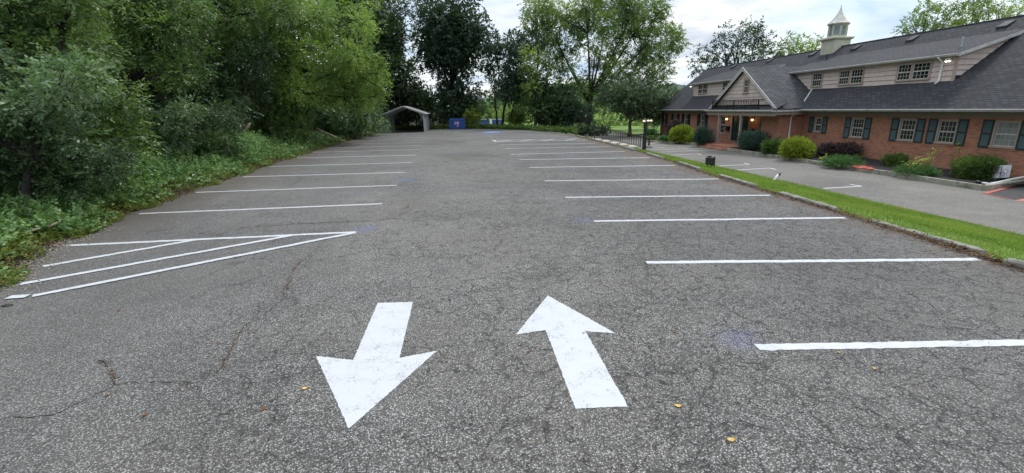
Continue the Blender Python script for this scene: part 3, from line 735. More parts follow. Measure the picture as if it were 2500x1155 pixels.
def terr(x_, y_): return np.array([gh(a, b) for a, b in zip(x_, y_)])
def ground_leaves(name, label, cat, n, ymin, ymax, d0, d1, L, W, k, S, mat, seed, hump=0.15, droop=0.05, dens=1.0, power=1.0):
    rs = np.random.RandomState(seed); u = rs.uniform(0, 1, n); y_ = ymin*(ymax/ymin)**u
    d = d0+(d1-d0)*rs.uniform(0, 1, n)**power+rs.normal(size=n)*0.15
    wv0 = 0.35*np.sin(y_*1.9)+0.25*np.sin(y_*4.3+1)+0.2*np.sin(y_*0.7)
    x_ = np.array([edgeL(v) for v in y_])-np.maximum(d-wv0*(d1 > 1), -0.15)
    z_ = terr(x_, y_)+hump*(0.5+0.5*np.sin(x_*2.1+1.3*np.sin(y_*1.1))*np.cos(y_*1.7+x_))*rs.uniform(0.3, 1, n)+rs.uniform(0, 0.05, n)
    P = np.stack([x_, y_, z_], 1); D = rs.normal(size=(n, 3)); D[:, 2] = 0.35
    sz = np.clip(np.hypot(x_, y_)/16, 0.8, 2.2)
    V, R = sprays(P, nrm(D), L, W, k, S, rs, droop, 0.85, 0.4)
    o = quads_obj(name, V, R, mat); tag(o, label, cat, kind='stuff'); return o
ground_leaves('ivy', 'low dark green ivy carpet on the bank along the left edge of the lot', 'ground cover', 26000, 7.5, 62, 0.35, 6.5, 0.085, 0.075, 7, 0.30, M['lf_ivy'], 21, 0.35, power=0.8)
ground_leaves('weeds', 'yellowish low weeds at the ragged left edge of the asphalt', 'weeds', 8000, 6.0, 50, 0.0, 1.2, 0.055, 0.035, 6, 0.16, M['lf_weed'], 22, 0.12)
ground_leaves('leaf_litter', 'brown dry leaves and twigs along the left edge of the asphalt', 'leaf litter', 5500, 5.0, 55, -0.15, 0.7, 0.05, 0.03, 3, 0.1, M['litter'], 23, 0.01)
def kerb_litter(n, rs):
    y_ = 4*(40/4)**rs.uniform(0, 1, n); x_ = np.array([edgeR(v) for v in y_])-np.abs(rs.normal(size=n))*0.13+0.03
    return x_, y_
rs = np.random.RandomState(24); x_, y_ = kerb_litter(5000, rs)
D = rs.normal(size=(5000, 3)); D[:, 2] = 0.1
V, R = sprays(np.stack([x_, y_, rs.uniform(0.004, 0.02, 5000)], 1), nrm(D), 0.05, 0.016, 3, 0.06, rs, 0.0, 0.9, 0.3)
tag(quads_obj('kerb_debris', V, R, M['litter']), 'brown dry grass clippings gathered along the foot of the kerb blocks', 'debris', kind='stuff')

# gravel crumbs where the asphalt breaks up, lower left
rs = np.random.RandomState(31); n = 2600
y_ = rs.uniform(4.2, 11, n); x_ = np.array([edgeL(v) for v in y_])+rs.normal(size=n)*0.28
mb = MB()
for i in range(n):
    s = rs.uniform(0.006, 0.022); c = np.array([x_[i], y_[i], max(0.0, gh(x_[i], y_[i]))+s*0.3])
    j = rs.uniform(0.6, 1.3, 6)*s
    mb.add([c+(j[0],0,0), c+(0,j[1],0), c-(j[2],0,0), c-(0,j[3],0), c+(0,0,j[4]), c-(0,0,j[5]*.3)], [(0,1,4),(1,2,4),(2,3,4),(3,0,4),(1,0,5),(2,1,5),(3,2,5),(0,3,5)])
M['gravel'] = simple('loose_gravel', (0.27, 0.25, 0.22), 0.9, 0.4, 30)
tag(mb.build('gravel', M['gravel'], fix=False), 'loose grey gravel crumbs where the asphalt frays at the lower left', 'gravel', kind='stuff')

# ---- kerb blocks along the grass
def kerb(i, a, b, h, label, wd=0.135, dip=0.0):
    a = np.array(a); b = np.array(b); L_ = np.linalg.norm(b-a); ang = math.atan2(b[1]-a[1], b[0]-a[0]); rr = random.Random(i)
    mb = MB(); n = max(4, int(L_/0.15)); vs = []; fs = []
    h *= 0.66
    prof = [(-wd/2, -0.05), (-wd/2, h-0.025), (-wd/2+0.025, h), (wd/2-0.025, h), (wd/2, h-0.025), (wd/2, -0.05)]
    for k in range(n+1):
        for (py_, pz) in prof:
            e_ = 0.010 if pz > 0 else 0
            ins = 0.02 if (k in (0, n) and pz > h-0.03) else 0
            vs.append((L_*k/n+(ins if k == 0 else -ins), py_+rr.uniform(-e_, e_), pz+rr.uniform(-e_, e_)-(ins*0.5)))
    m_ = len(prof)
    for k in range(n):
        for j in range(m_-1): fs.append((k*m_+j, k*m_+j+1, (k+1)*m_+j+1, (k+1)*m_+j))
    fs += [tuple(range(m_)), tuple(range(n*m_+m_-1, n*m_-1, -1))]
    mb.add(vs, fs); o = mb.build('kerb_block', M['concrete']); o.location = (a[0], a[1], 0.0); o.rotation_euler = (rr.uniform(-.03, .03), 0, ang)
    tag(o, label, 'kerb block', 'concrete kerb blocks along the grass strip'); return o
KB = [((8.03,3.4),(7.93,5.78),.15,'nearest concrete kerb block, pale and thick, cut by the right edge of the picture'),
 ((8.16,6.25),(8.20,8.45),.075,'low concrete kerb block nearly sunk in brown grass clippings, second from the viewer'),
 ((8.28,9.45),(8.40,11.65),.12,'grey kerb block beside the end of the fourth long stall line'),
 ((8.42,12.75),(8.60,15.0),.13,'grey kerb block just left of the fallen white pipe light'),
 ((8.72,16.7),(8.93,19.0),.14,'grey kerb block left of the black box floodlight'),
 ((8.98,20.7),(9.12,23.0),.15,'grey kerb block right behind the black box floodlight, with pale top'),
 ((9.22,25.0),(9.32,27.3),.15,'kerb block close to the foot of the black lamp post'),
 ((9.40,28.9),(9.45,31.2),.14,'kerb block beside the bottom of the concrete steps'),
 ((9.48,32.6),(9.52,35.9),.13,'kerb block beside the top of the concrete steps'),
 ((9.52,37.3),(9.50,40.0),.12,'kerb block just beyond the concrete steps'),
 ((9.48,40.6),(9.35,43.3),.11,'second kerb block beyond the concrete steps'),
 ((9.2,44.0),(8.3,48.5),.10,'farthest kerb block, where the grass curves round the lot')]
for i, (a, b, h, lb) in enumerate(KB): kerb(i, a, b, h, lb)

# ---- fallen leaves (each one a thing)
FL = [(745,950,.075,1,'yellow fallen leaf left of the arrow that points towards the viewer'),
 (1655,993,.085,1,'yellow fallen leaf right of the foot of the arrow that points away'),
 (1785,1076,.085,1,'yellow fallen leaf nearest the bottom of the picture'),
 (2135,902,.06,1,'yellow fallen leaf below the nearest right stall line'),
 (2047,862,.06,1,'yellow fallen leaf touching the nearest right stall line'),
 (353,1015,.06,0,'brown fallen leaf below the long crack at the lower left'),
 (262,967,.05,0,'orange brown fallen leaf just under the crack junction at the lower left'),
 (1008,606,.07,1,'small yellow fallen leaf in the middle of the aisle'),
 (645,1000,.06,0,'brown fallen leaf left of the tip of the near arrow'),
 (1648,812,.06,0,'brown curled leaf right of the head of the arrow that points away'),
 (1937,595,.06,1,'yellow fallen leaf between the second and third right stall lines'),
 (290,760,.06,0,'dark brown leaf below the hatched lines on the left'),
 (1290,862,.05,0,'orange leaf between the two arrows'),
 (1425,815,.03,0,'tiny dark leaf on the arrow that points away'),
 (1860,668,.05,0,'brown leaf below the second right stall line'),
 (535,840,.05,0,'brown leaf above the bend of the long crack')]
for i, (px, py, s, yl, lb) in enumerate(FL):
    s *= 0.85; p = atz(px, py, 0.0); rr = random.Random(i*7+1); n = 9; top = []; bot = []
    for k in range(n):
        t = k/(n-1); wd = 0.30*s*math.sin(PI*t)**0.8*(1-0.25*t); x0 = (t-0.5)*s; z0 = 0.006+0.012*(2*t-1)**2*rr.uniform(0.6, 1.4)
        top.append((x0, wd, z0+0.006)); bot.append((x0, -wd, z0+0.004))
    mid = [((k/(n-1)-0.5)*s, 0, 0.004+0.012*(2*k/(n-1)-1)**2) for k in range(n)]
    vs = top+mid+bot; fs = [(k, k+1, n+k+1, n+k) for k in range(n-1)]+[(n+k, n+k+1, 2*n+k+1, 2*n+k) for k in range(n-1)]
    mb = MB().add(vs, fs); mb.tube([(s*0.48, 0, 0.012), (s*0.62, s*0.05, 0.012), (s*0.75, s*0.03, 0.006)], 0.0012, 4)
    o = mb.build('fallen_leaf', M['leafyellow' if yl else 'leafbrown'], fix=False); o.location = (p[0], p[1], 0.0); o.rotation_euler = (0, 0, rr.uniform(0, 6.28))
    tag(o, lb, 'leaf', 'leaves fallen on the asphalt')

# ------------------------------------------------------------------ BUILDING
WX = 21.2; EX = 20.6; EZ = 1.98; PT = 0.74; RX = 26.1; RZ = EZ+PT*(RX-EX); Y0, Y1 = 12.2, 50.1
GZ = -0.62
house = empty('brick_building', (WX, 31.0, GZ))
tag(house, 'long red brick building with dark shingle roof, two dormers, cupola and gabled entrance', 'building')
HO = Vector(house.location)
class HB(MB):
    """mesh given in world coordinates, stored relative to the building's base"""
    def build(s, name, mats, parent=None, smooth=False, fix=True):
        s.v = [(a-HO.x, b-HO.y, c-HO.z) for a, b, c in s.v] if parent is None or parent == house else [(a-HO.x, b-HO.y, c-HO.z) for a, b, c in s.v]
        return MB.build(s, name, mats, parent or house, smooth, fix)
WINS = [  # ground floor: y0 (near), y1, z0, z1, shutter width, cols, blind, dark shutters
 (16.15,17.06,.45,1.50,.40,4,1,0),(18.49,19.36,.45,1.50,.40,4,0,0),(20.39,21.27,.45,1.50,.40,4,0,0),(23.33,24.20,.43,1.50,.40,4,0,0),(26.36,27.01,.60,1.50,.38,3,0,0),
 (40.46,41.18,.50,1.50,.55,2,0,1),(43.73,44.42,.50,1.50,.50,2,0,1),(46.04,46.78,.92,1.50,.50,2,0,1),(48.78,49.25,.38,1.50,.45,2,0,1),(13.2,14.1,.45,1.50,.40,4,0,0)]
PORCHW = [(31.7,32.45,.0,1.45,3,1),(36.95,37.85,.0,1.45,3,0)]
# brick wall with real openings: built as a lattice of blocks between the openings
ops = sorted([(a, b, z0, z1) for a, b, z0, z1, *_ in WINS]+[(a, b, z0, z1) for a, b, z0, z1, *_ in PORCHW]+[(33.75, 36.05, -0.45, 1.48)])
hb = HB(); yc = Y0; WT = 1.72
for (a, b, z0, z1) in ops:
    hb.box(WX, yc, GZ-0.3, WX+0.25, a, WT); hb.box(WX, a, GZ-0.3, WX+0.25, b, z0); hb.box(WX, a, z1, WX+0.25, b, WT); yc = b
hb.box(WX, yc, GZ-0.3, WX+0.25, Y1-0.1, WT)
hb.box(WX+0.25, Y0, GZ-0.3, 31.0, Y0+0.25, WT); hb.box(WX+0.25, Y1-0.35, GZ-0.3, 31.0, Y1-0.1, WT); hb.box(30.75, Y0+0.25, GZ-0.3, 31.0, Y1-0.35, WT)
hb.box(19.65, 28.1, GZ-0.3, 21.197, 29.85, WT-0.03)
hb.build('brick_wall', M['brick'])
# gable end walls of the attic
for yy in (Y0, Y1-0.30):
    HB().prism([(WX, WT), (31.0, WT), (RX, RZ-0.25)], 'y', yy, yy+0.2).build('gable_wall', M['siding'])
HB().box(WX+0.3, Y0+0.3, -0.55, 30.7, Y1-0.4, -0.5).build('interior_floor', M['frieze'])
HB().box(24.5, Y0+0.3, -0.5, 24.6, Y1-0.4, 2.0).build('interior_wall', M['frieze'])
# frieze and soffit
hb = HB(); hb.box(WX-0.04, Y0, 1.60, WX-0.002, 28.08, 1.87); hb.box(WX-0.04, 29.9, 1.60, WX-0.002, Y1-0.1, 1.87); hb.box(EX+0.03, Y0-0.1, 1.87, WX+0.2, Y1, 1.90)
hb.build('frieze_board', M['frieze'])
# roof
def slab(hb, a, b, c, d, th):
    """quad a,b,c,d thickened downwards"""
    vs = [a, b, c, d]; vs2 = [(p[0], p[1], p[2]-th) for p in vs]
    hb.add(vs+vs2, [(0,1,2,3),(7,6,5,4),(0,4,5,1),(1,5,6,2),(2,6,7,3),(3,7,4,0)]); return hb
hb = HB(); slab(hb, (EX, Y0-0.25, EZ), (EX, Y1+0.15, EZ), (RX, Y1+0.15, RZ), (RX, Y0-0.25, RZ), 0.07)
slab(hb, (RX, Y0-0.25, RZ), (RX, Y1+0.15, RZ), (2*RX-EX, Y1+0.15, EZ), (2*RX-EX, Y0-0.25, EZ), 0.07)
roof = hb.build('roof', M['shingle'])
def rz_(x_): return EZ+PT*(x_-EX)
HB().tube([(RX, Y0-0.27, RZ+0.005), (RX, Y1+0.17, RZ+0.005)], 0.05, 6).build('ridge_cap', M['shingle'], roof)
for (px, py) in ((2090,118),(2228,96),(2455,62),(1792,163),(1880,149),(1985,133)):
    d = ray(px, py); t = (H-EZ+PT*EX)/(PT*d[0]-d[2]); q = d*t+np.array([0, 0, H])
    hb = HB(); x0, y0 = q[0], q[1]
    if py < 120 or px > 2000: pass
    w_ = 0.22
    z0 = rz_(x0)
    hb.add([(x0-w_, y0-w_, rz_(x0-w_)), (x0+w_, y0-w_, rz_(x0+w_)), (x0+w_, y0+w_, rz_(x0+w_)), (x0-w_, y0+w_, rz_(x0-w_)),
            (x0-w_, y0-w_, rz_(x0-w_)+.13), (x0+w_, y0-w_, rz_(x0+w_)+.06), (x0+w_, y0+w_, rz_(x0+w_)+.06), (x0-w_, y0+w_, rz_(x0-w_)+.13)],
           [(0,3,2,1),(4,5,6,7),(0,1,5,4),(1,2,6,5),(2,3,7,6),(3,0,4,7)])
    hb.build('roof_vent', M['blackbox'], roof)
def gutter(hb, p, q, s=0.11):
    """K-profile gutter along y"""
    x0, z0 = p[0], p[2]
    prof = [(x0+0.02, z0-0.01), (x0-s, z0-0.01), (x0-s-0.015, z0-0.035), (x0-s*0.6, z0-0.12), (x0+0.02, z0-0.12)]
    hb.prism(prof, 'y', p[1], q[1]); return hb
for (ga_, gb_) in ((Y0-0.25, 27.55), (35.85, Y1+0.15)): g = HB(); gutter(g, (EX, ga_, EZ), (EX, gb_, EZ)); g.build('gutter', M['gutter'])
g = HB(); gutter(g, (18.8, 27.55, EZ), (18.8, 35.85, EZ)); g.build('gutter', M['gutter'])
# siding: lapped boards with wavy lower edges
def siding(hb, axis, pos, z0, z1, Lf, Rf, course=0.235, seed=1, sg=-1):
    rr = random.Random(seed); z = z0
    while z < z1-0.02:
        zt = min(z+course, z1); a0, b0 = Lf(z), Rf(z); a1, b1 = Lf(zt), Rf(zt)
        if b0-a0 < 0.03: z += course; continue
        n = max(2, int((b0-a0)/0.22)); ph = rr.uniform(0, 6); vs = []
        for i in range(n+1):
            t = i/n; zb = z+0.006+0.008*math.sin(ph+t*(b0-a0)*2.3)+rr.uniform(-.003, .003)
            for (u, zz, off) in ((a0+(b0-a0)*t, zb, 0.012), (a0+(b0-a0)*t, zb, 0.055), (a1+(b1-a1)*t, zt-0.006, 0.024)):
                vs.append((pos+sg*off, u, zz) if axis == 'x' else (u, pos+sg*off, zz))
        hb.add(vs, [f for i in range(n) for f in ((3*i, 3*i+1, 3*i+4, 3*i+3), (3*i+1, 3*i+2, 3*i+5, 3*i+4))]); z += course
    return hb
DX = 22.25; DBZ = rz_(DX); DEZ = 4.38; DS = 0.31; DTX = (DEZ-DS*22.0-EZ+PT*EX)/(PT-DS)
def dormer(ya, yb, wins, seed):
    top = DEZ+DS*(DX-22.0)-0.09
    core = HB(); core.prism([(DX, DBZ-0.25), (DX, top), (DTX-0.3, DEZ+DS*(DTX-0.3-22)-0.1), (DTX-0.3, rz_(DTX-0.3)-0.3)], 'y', ya, yb)
    dm = core.build('dormer', M['bark_dark'])  # core painted near black so board gaps read as shadow lines
    hb = HB(); siding(hb, 'x', DX, DBZ-0.03, top, lambda z: ya, lambda z: yb, seed=seed)
    siding(hb, 'y', ya, DBZ-0.03, DEZ+DS*(DTX-22)-0.12, lambda z: max(DX-0.02, 22.0+(z+0.09-DEZ)/DS), lambda z: EX+(z-EZ)/PT+0.02, seed=seed+1)
    hb.build('siding', M['siding'], dm, fix=False)
    HB().box(DX-0.055, ya-0.055, DBZ-0.08, DX+0.02, ya+0.05, top).build('corner_board', M['taupe'], dm)
    hb = HB(); slab(hb, (21.95, ya-0.25, DEZ-0.015), (21.95, yb+0.2, DEZ-0.015), (DTX+0.1, yb+0.2, DEZ+DS*(DTX+0.1-22)), (DTX+0.1, ya-0.25, DEZ+DS*(DTX+0.1-22)), 0.06)
    hb.build('dormer_roof', M['shingle'], dm)
    hb = HB(); hb.box(21.97, ya-0.2, DEZ-0.14, DX-0.003, yb+0.15, DEZ-0.10); 
    hb.build('soffit', M['frieze'], dm)
    hb = HB(); gutter(hb, (21.97, ya-0.25, DEZ-0.02), (21.97, yb+0.2, DEZ-0.02), 0.09)
    hb.bar((21.97, ya-0.265, DEZ-0.10), (DTX+0.08, ya-0.265, DEZ+DS*(DTX+0.08-22)-0.09), 0.03, 0.14)
    hb.build('fascia', M['gutter'], dm)
    return dm, core
def window(parent, x, y0, y1, z0, z1, cols=3, rows=4, wide=0.07, proud=0.05, blind=False, sill=None, name='window', framemat='taupe', sashmat='sash'):
    """sash window in a wall that faces -x"""
    hb = HB(); f = wide
    for (a, b, c, d) in ((y0-f, y0, z0-f*0.6, z1+f), (y1, y1+f, z0-f*0.6, z1+f)): hb.box(x-proud, a, c, x+0.06, b, d)
    hb.box(x-proud-0.002, y0, z1, x+0.06, y1, z1+f); hb.box(x-proud-0.03, y0-f-0.02, z0-f, x+0.06, y1+f+0.02, z0)
    wn = hb.build(name, M[framemat], parent)
    hb = HB(); s = 0.032; zm = (z0+z1)/2; xa = x-proud*0.3
    for (za, zb, xo) in ((z0, zm, 0.0), (zm, z1, 0.012)):
        hb.box(xa+xo, y0, za, xa+xo+0.03, y0+s, zb); hb.box(xa+xo, y1-s, za, xa+xo+0.03, y1, zb)
        hb.box(xa+xo, y0+s, za, xa+xo+0.03, y1-s, za+s*0.8); hb.box(xa+xo, y0+s, zb-s*0.8, xa+xo+0.03, y1-s, zb)
    mw = 0.012
    for i in range(1, cols):
        yy = y0+s+(y1-y0-2*s)*i/cols; hb.box(xa+0.006, yy-mw/2, z0+s*0.8, xa+0.022, yy+mw/2, z1-s*0.8)
    for i in range(1, rows):
        if i*2 == rows: continue
        zz = z0+(z1-z0)*i/rows; hb.box(xa+0.008, y0+s, zz-mw/2, xa+0.024, y1-s, zz+mw/2)
    hb.build('sash', M[sashmat], wn)
    HB().box(xa+0.028, y0+0.01, z0+0.01, xa+0.034, y1-0.01, z1-0.01).build('pane', M['blind' if blind else 'glass'], wn)
    if sill: HB().box(x-0.07, y0-0.16, z0-f-0.085, x+0.01, y1+0.16, z0-f-0.002).build('sill', M['brick'], wn)
    return wn
def shutter(y0, y1, z0, z1, dark):
    x = WX-0.004; hb = HB(); t = 0.045
    hb.box(x-0.04, y0, z0, x, y0+t, z1); hb.box(x-0.04, y1-t, z0, x, y1, z1)
    for (a, b) in ((z0, z0+t*1.4), (z1-t*1.2, z1), ((z0+z1)/2-t*0.7, (z0+z1)/2+t*0.7)): hb.box(x-0.038, y0+t, a, x, y1-t, b)
    sh = hb.build('shutter', M['shutter_dark' if dark else 'shutter'])
    hb = HB(); zz = z0+t*1.4
    while zz < z1-t*1.2-0.01:
        if abs(zz-(z0+z1)/2) > t: hb.add([(x-0.03, y0+t, zz), (x-0.03, y1-t, zz), (x-0.008, y1-t, zz+0.036), (x-0.008, y0+t, zz+0.036)], [(0,1,2,3)])
        zz += 0.035
    hb.build('louvers', M['shutter_dark' if dark else 'slat'], sh, fix=False)
for (a, b, z0, z1, sw, cols, bl, dk) in WINS:
    window(None, WX+0.05, a+0.07, b-0.07, z0+0.07, z1-0.06, cols if cols > 2 else 2, 4, blind=bl, sill=True, wide=0.07, proud=0.07)
    shutter(a-sw-0.03, a-0.03, z0-0.02, z1+0.03, dk); shutter(b+0.03, b+sw+0.03, z0-0.02, z1+0.03, dk)
for (a, b, z0, z1, cols, bl) in PORCHW:
    window(None, WX+0.05, a+0.07, b-0.07, z0+0.07, z1-0.06, cols, 4, blind=bl, sill=True, proud=0.07)
# dormers and their paired windows
d1, _ = dormer(20.1, 31.6, None, 3)
for (a, b, cols) in ((21.24, 22.10, 4), (22.22, 22.94, 4), (25.12, 25.92, 4), (26.05, 26.78, 4), (28.2, 28.98, 4)):
    window(d1, DX-0.075, a, b, 3.36, 4.10, cols, 4, wide=0.055, proud=0.03)
d2, _ = dormer(36.2, 45.1, None, 8)
for (a, b, cols) in ((42.4, 43.18, 2), (43.30, 44.02, 2), (38.95, 39.7, 2), (38.1, 38.85, 2)):
    window(d2, DX-0.075, a, b, 3.42, 4.15, cols, 4, wide=0.055, proud=0.03)
# entrance gable
GX = 19.25; GA = 31.65; GRZ = 4.80; GS = 0.665; gy0, gy1 = 27.5, 35.8
gab = HB().prism([(gy0+0.45, 2.12), (gy1-0.45, 2.12), (GA, GRZ-0.32)], 'x', GX, 24.0).build('entrance_gable', M['bark_dark'])  # same dark core: shade between the boards put into its colour
hb = HB(); siding(hb, 'x', GX, 2.30, GRZ-0.35, lambda z: gy0+0.45+(z-2.1)/GS*0.98, lambda z: gy1-0.45-(z-2.1)/GS*0.98, 0.25, 5)
hb.build('siding', M['siding'], gab, fix=False)
def gz(y_): return GRZ-GS*abs(y_-GA)
hb = HB(); slab(hb, (18.98, gy0, gz(gy0)), (24.6, gy0, gz(gy0)), (24.6, GA, GRZ), (18.98, GA, GRZ), 0.07); slab(hb, (18.98, GA, GRZ), (24.6, GA, GRZ), (24.6, gy1, gz(gy1)), (18.98, gy1, gz(gy1)), 0.07)
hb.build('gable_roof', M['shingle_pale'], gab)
hb = HB()
for s in (0, 1):
    ye = gy0+0.02 if s == 0 else gy1-0.02
    hb.prism([(ye, gz(ye)-0.075), (GA, GRZ-0.075), (GA, GRZ-0.24), (ye, gz(ye)-0.22)], 'x', 18.98, 19.02)
    hb.prism([(ye, gz(ye)+0.012), (GA, GRZ+0.012), (GA, GRZ-0.072), (ye, gz(ye)-0.072)], 'x', 18.955, 18.978)
hb.build('rake_board', M['gutter'], gab)
window(gab, GX-0.075, 31.08, 31.56, 3.12, 3.93, 3, 4, wide=0.06, proud=0.03)
# apron roof over the porch, its beam and soffit
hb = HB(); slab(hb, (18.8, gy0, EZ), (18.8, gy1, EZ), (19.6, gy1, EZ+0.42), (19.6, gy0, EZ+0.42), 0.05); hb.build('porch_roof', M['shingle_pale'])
hb = HB(); hb.box(18.86, 27.62, 1.60, 19.06, 35.7, 1.86); hb.box(19.06, 27.62, 1.66, 21.15, 27.82, 1.86); hb.box(19.06, 35.5, 1.66, 21.15, 35.7, 1.86)
hb.build('porch_beam', M['frieze'])
HB().box(18.9, 27.62, 1.862, 21.1, 35.7, 1.90).build('porch_ceiling', M['frieze'])
hb = HB(); slab(hb, (18.8, 27.52, 1.98), (20.62, 27.52, 1.98), (20.62, 27.62, 1.98), (18.8, 27.62, 1.98), 0.12); hb.build('fascia', M['gutter'])
# white valley flashing
hb = HB(); hb.bar((EX+0.02, 27.72, 2.03), (DX-0.05, 28.9, 3.24), 0.07, 0.02, (0, -0.5, 1)); hb.build('valley_flashing', M['gutter'])
hb = HB(); hb.bar((21.95, 31.62, 4.42), (23.0, 31.75, 4.72), 0.07, 0.04); hb.build('flashing', M['white'])
hb = HB(); hb.tube([(24.2, 30.6, rz_(24.2)-.1), (24.2, 30.6, rz_(24.2)+0.75)], 0.045, 8); hb.build('vent_pipe', M['blackbox'])
hb = HB(); hb.tube([(23.0, 20.75, 4.6), (23.0, 20.75, 5.15)], 0.05, 8); hb.build('vent_pipe', M['galv'])
HB().box(22.2, 20.6, 4.55, 23.1, 21.7, 4.72).build('roof_patch', M['gutter']) if False else None
# porch posts
for yy in (34.0, 31.15):
    HB().box(18.90, yy-0.07, GZ+0.17, 19.04, yy+0.07, 1.60).box(18.86, yy-0.11, GZ+0.15, 19.08, yy+0.11, GZ+0.33).box(18.87, yy-0.10, 1.50, 19.07, yy+0.10, 1.603).build('porch_post', M['taupe'])
HB().box(18.0, 30.6, -0.74, 21.19, 34.9, -0.46).box(17.65, 30.95, -0.742, 18.0, 34.5, -0.62).build('porch_step', M['brick'])
# double door
for (a, b) in ((33.80, 34.87), (34.93, 36.0)):
    dr = HB().box(WX+0.06, a, -0.44, WX+0.11, b, 1.42).build('door', M['door'])
    hb = HB()
    for (z0, z1) in ((-0.3, 0.3), (0.42, 1.3)):
        for k in range(2):
            c0 = a+0.12+(b-a-0.18)/2*k; c1 = c0+(b-a-0.36)/2
            hb.box(WX+0.05, c0, z0, WX+0.065, c1, z1)
    hb.build('door_panel', M['shutter'], dr)
    kn = HB().lathe((WX+0.03, (b-0.08) if a < 34 else (a+0.08), 0.30), [(0.0, -0.03), (0.03, -0.015), (0.03, 0.015), (0.0, 0.03)], 8).build('handle', M['gutter'], dr)
HB().box(WX-0.02, 33.62, -0.45, WX+0.05, 33.78, 1.55).box(WX-0.02, 36.02, -0.45, WX+0.05, 36.18, 1.55).box(WX-0.022, 33.78, 1.43, WX+0.05, 36.02, 1.56).build('door_frame', M['taupe'])
# wall lanterns
for yy in (36.62, 33.15):
    ln = HB().box(WX-0.02, yy-0.05, 1.02, WX, yy+0.05, 1.30).bar((WX-0.02, yy, 1.10), (WX-0.13, yy, 1.10), 0.02, 0.02).lathe((WX-0.14, yy, 1.09), [(0.03, 0), (0.06, 0.03), (0.07, 0.04)], 8).lathe((WX-0.14, yy, 1.29), [(0.10, 0), (0.05, 0.06), (0.01, 0.10)], 8).build('wall_lantern', M['iron'])
    HB().lathe((WX-0.14, yy, 1.13), [(0.05, 0), (0.085, 0.05), (0.09, 0.11), (0.06, 0.16)], 10).build('globe', M['lampglow'], ln, True)
    pl_ = bpy.data.lights.new('lantern_light', 'POINT'); pl_.energy = 2.2; pl_.color = (1, 0.62, 0.28); pl_.shadow_soft_size = 0.09
    po = bpy.data.objects.new('lantern_light', pl_); C.objects.link(po); po.parent = ln; po.location = (WX-0.30-HO.x, yy-HO.y, 1.2-HO.z)
HB().bevbox(WX-0.16, 36.28, 0.28, WX-0.01, 36.66, 0.66, 0.04).box(WX-0.175, 36.25, 0.62, WX, 36.69, 0.645).build('mailbox', M['iron'])
HB().bevbox(WX-0.12, 33.02, 0.30, WX-0.01, 33.30, 0.60, 0.04).build('intercom_box', M['iron'])
# railing on the porch roof
hb = HB(); ry0, ry1, rx = 28.7, 35.0, 18.86
hb.bar((rx, ry0, 2.62), (rx, ry1, 2.66), 0.05, 0.05); hb.bar((rx, ry0+0.4, 2.12), (rx, ry1, 2.12), 0.025, 0.025); hb.bar((rx, ry0, 2.52), (rx, ry1, 2.55), 0.02, 0.02)
n = 30
for i in range(n+1):
    yy = ry0+0.5+(ry1-ry0-0.5)*i/n; hb.bar((rx, yy, 2.0), (rx, yy+(0.04 if i < 4 else 0), 2.62), 0.028 if i % 15 else 0.06, 0.028 if i % 15 else 0.06)
hb.bar((rx, ry1, 2.64), (rx+0.9, ry1, 2.66), 0.03, 0.03)
for k in range(4): hb.bar((rx+0.2*k+0.1, ry1, 2.05+0.1*k), (rx+0.2*k+0.1, ry1, 2.65), 0.018, 0.018)
hb.tube([(rx, ry0+0.5, 2.60), (rx, ry0+0.3, 2.64), (rx, ry0+0.15, 2.60), (rx, ry0+0.2, 2.55)], 0.012, 5)
hb.build('porch_roof_railing', M['iron'])
# downspouts
def downspout(pts, name='downspout', r=0.045): return HB().tube(pts, r, 8).build(name, M['white'], None, True)
downspout([(20.45, 27.6, 1.9), (20.45, 27.75, 1.72), (20.38, 28.02, 1.55), (20.38, 28.03, GZ+0.1), (20.30, 27.8, GZ+0.02)])
downspout([(20.55, 49.95, 1.9), (20.75, 49.9, 1.75), (21.12, 49.85, 1.5), (21.13, 49.85, GZ+0.1), (20.95, 49.75, GZ)])
downspout([(20.55, 15.1, 1.88), (20.8, 15.12, 1.7), (21.13, 15.2, 1.5), (21.13, 15.25, GZ+0.25), (20.95, 15.25, GZ+0.14), (19.9, 14.98, GZ+0.11), (18.9, 14.65, GZ+0.07), (18.4, 14.5, GZ+0.06)])
downspout([(21.92, 20.72, 4.26), (22.02, 20.7, 4.16), (22.17, 20.68, 4.05), (22.17, 20.68, 3.22), (22.0, 20.68, 3.08)])
downspout([(21.93, 44.95, 4.26), (22.02, 44.95, 4.16), (22.17, 44.95, 4.05), (22.17, 44.95, 3.2)], r=0.04)
# twin floodlights on the dormers
for (x_, yy, zz) in ((21.98, 20.25, 4.06), (21.98, 45.2, 4.12)):
    fl = HB().tube([(x_+0.25, yy, zz+0.1), (x_, yy, zz+0.08)], 0.015, 6).lathe((x_-0.02, yy-0.06, zz), [(0.03, 0.10), (0.05, 0.04), (0.055, 0.0)], 10).lathe((x_-0.02, yy+0.08, zz), [(0.03, 0.10), (0.05, 0.04), (0.055, 0.0)], 10).build('floodlight', M['gutter'])
    HB().lathe((x_-0.02, yy-0.06, zz-0.035), [(0.01, -0.03), (0.055, 0.0), (0.06, 0.03)], 10).lathe((x_-0.02, yy+0.08, zz-0.035), [(0.01, -0.03), (0.055, 0.0), (0.06, 0.03)], 10).build('lamp', M['flood'], fl, True)
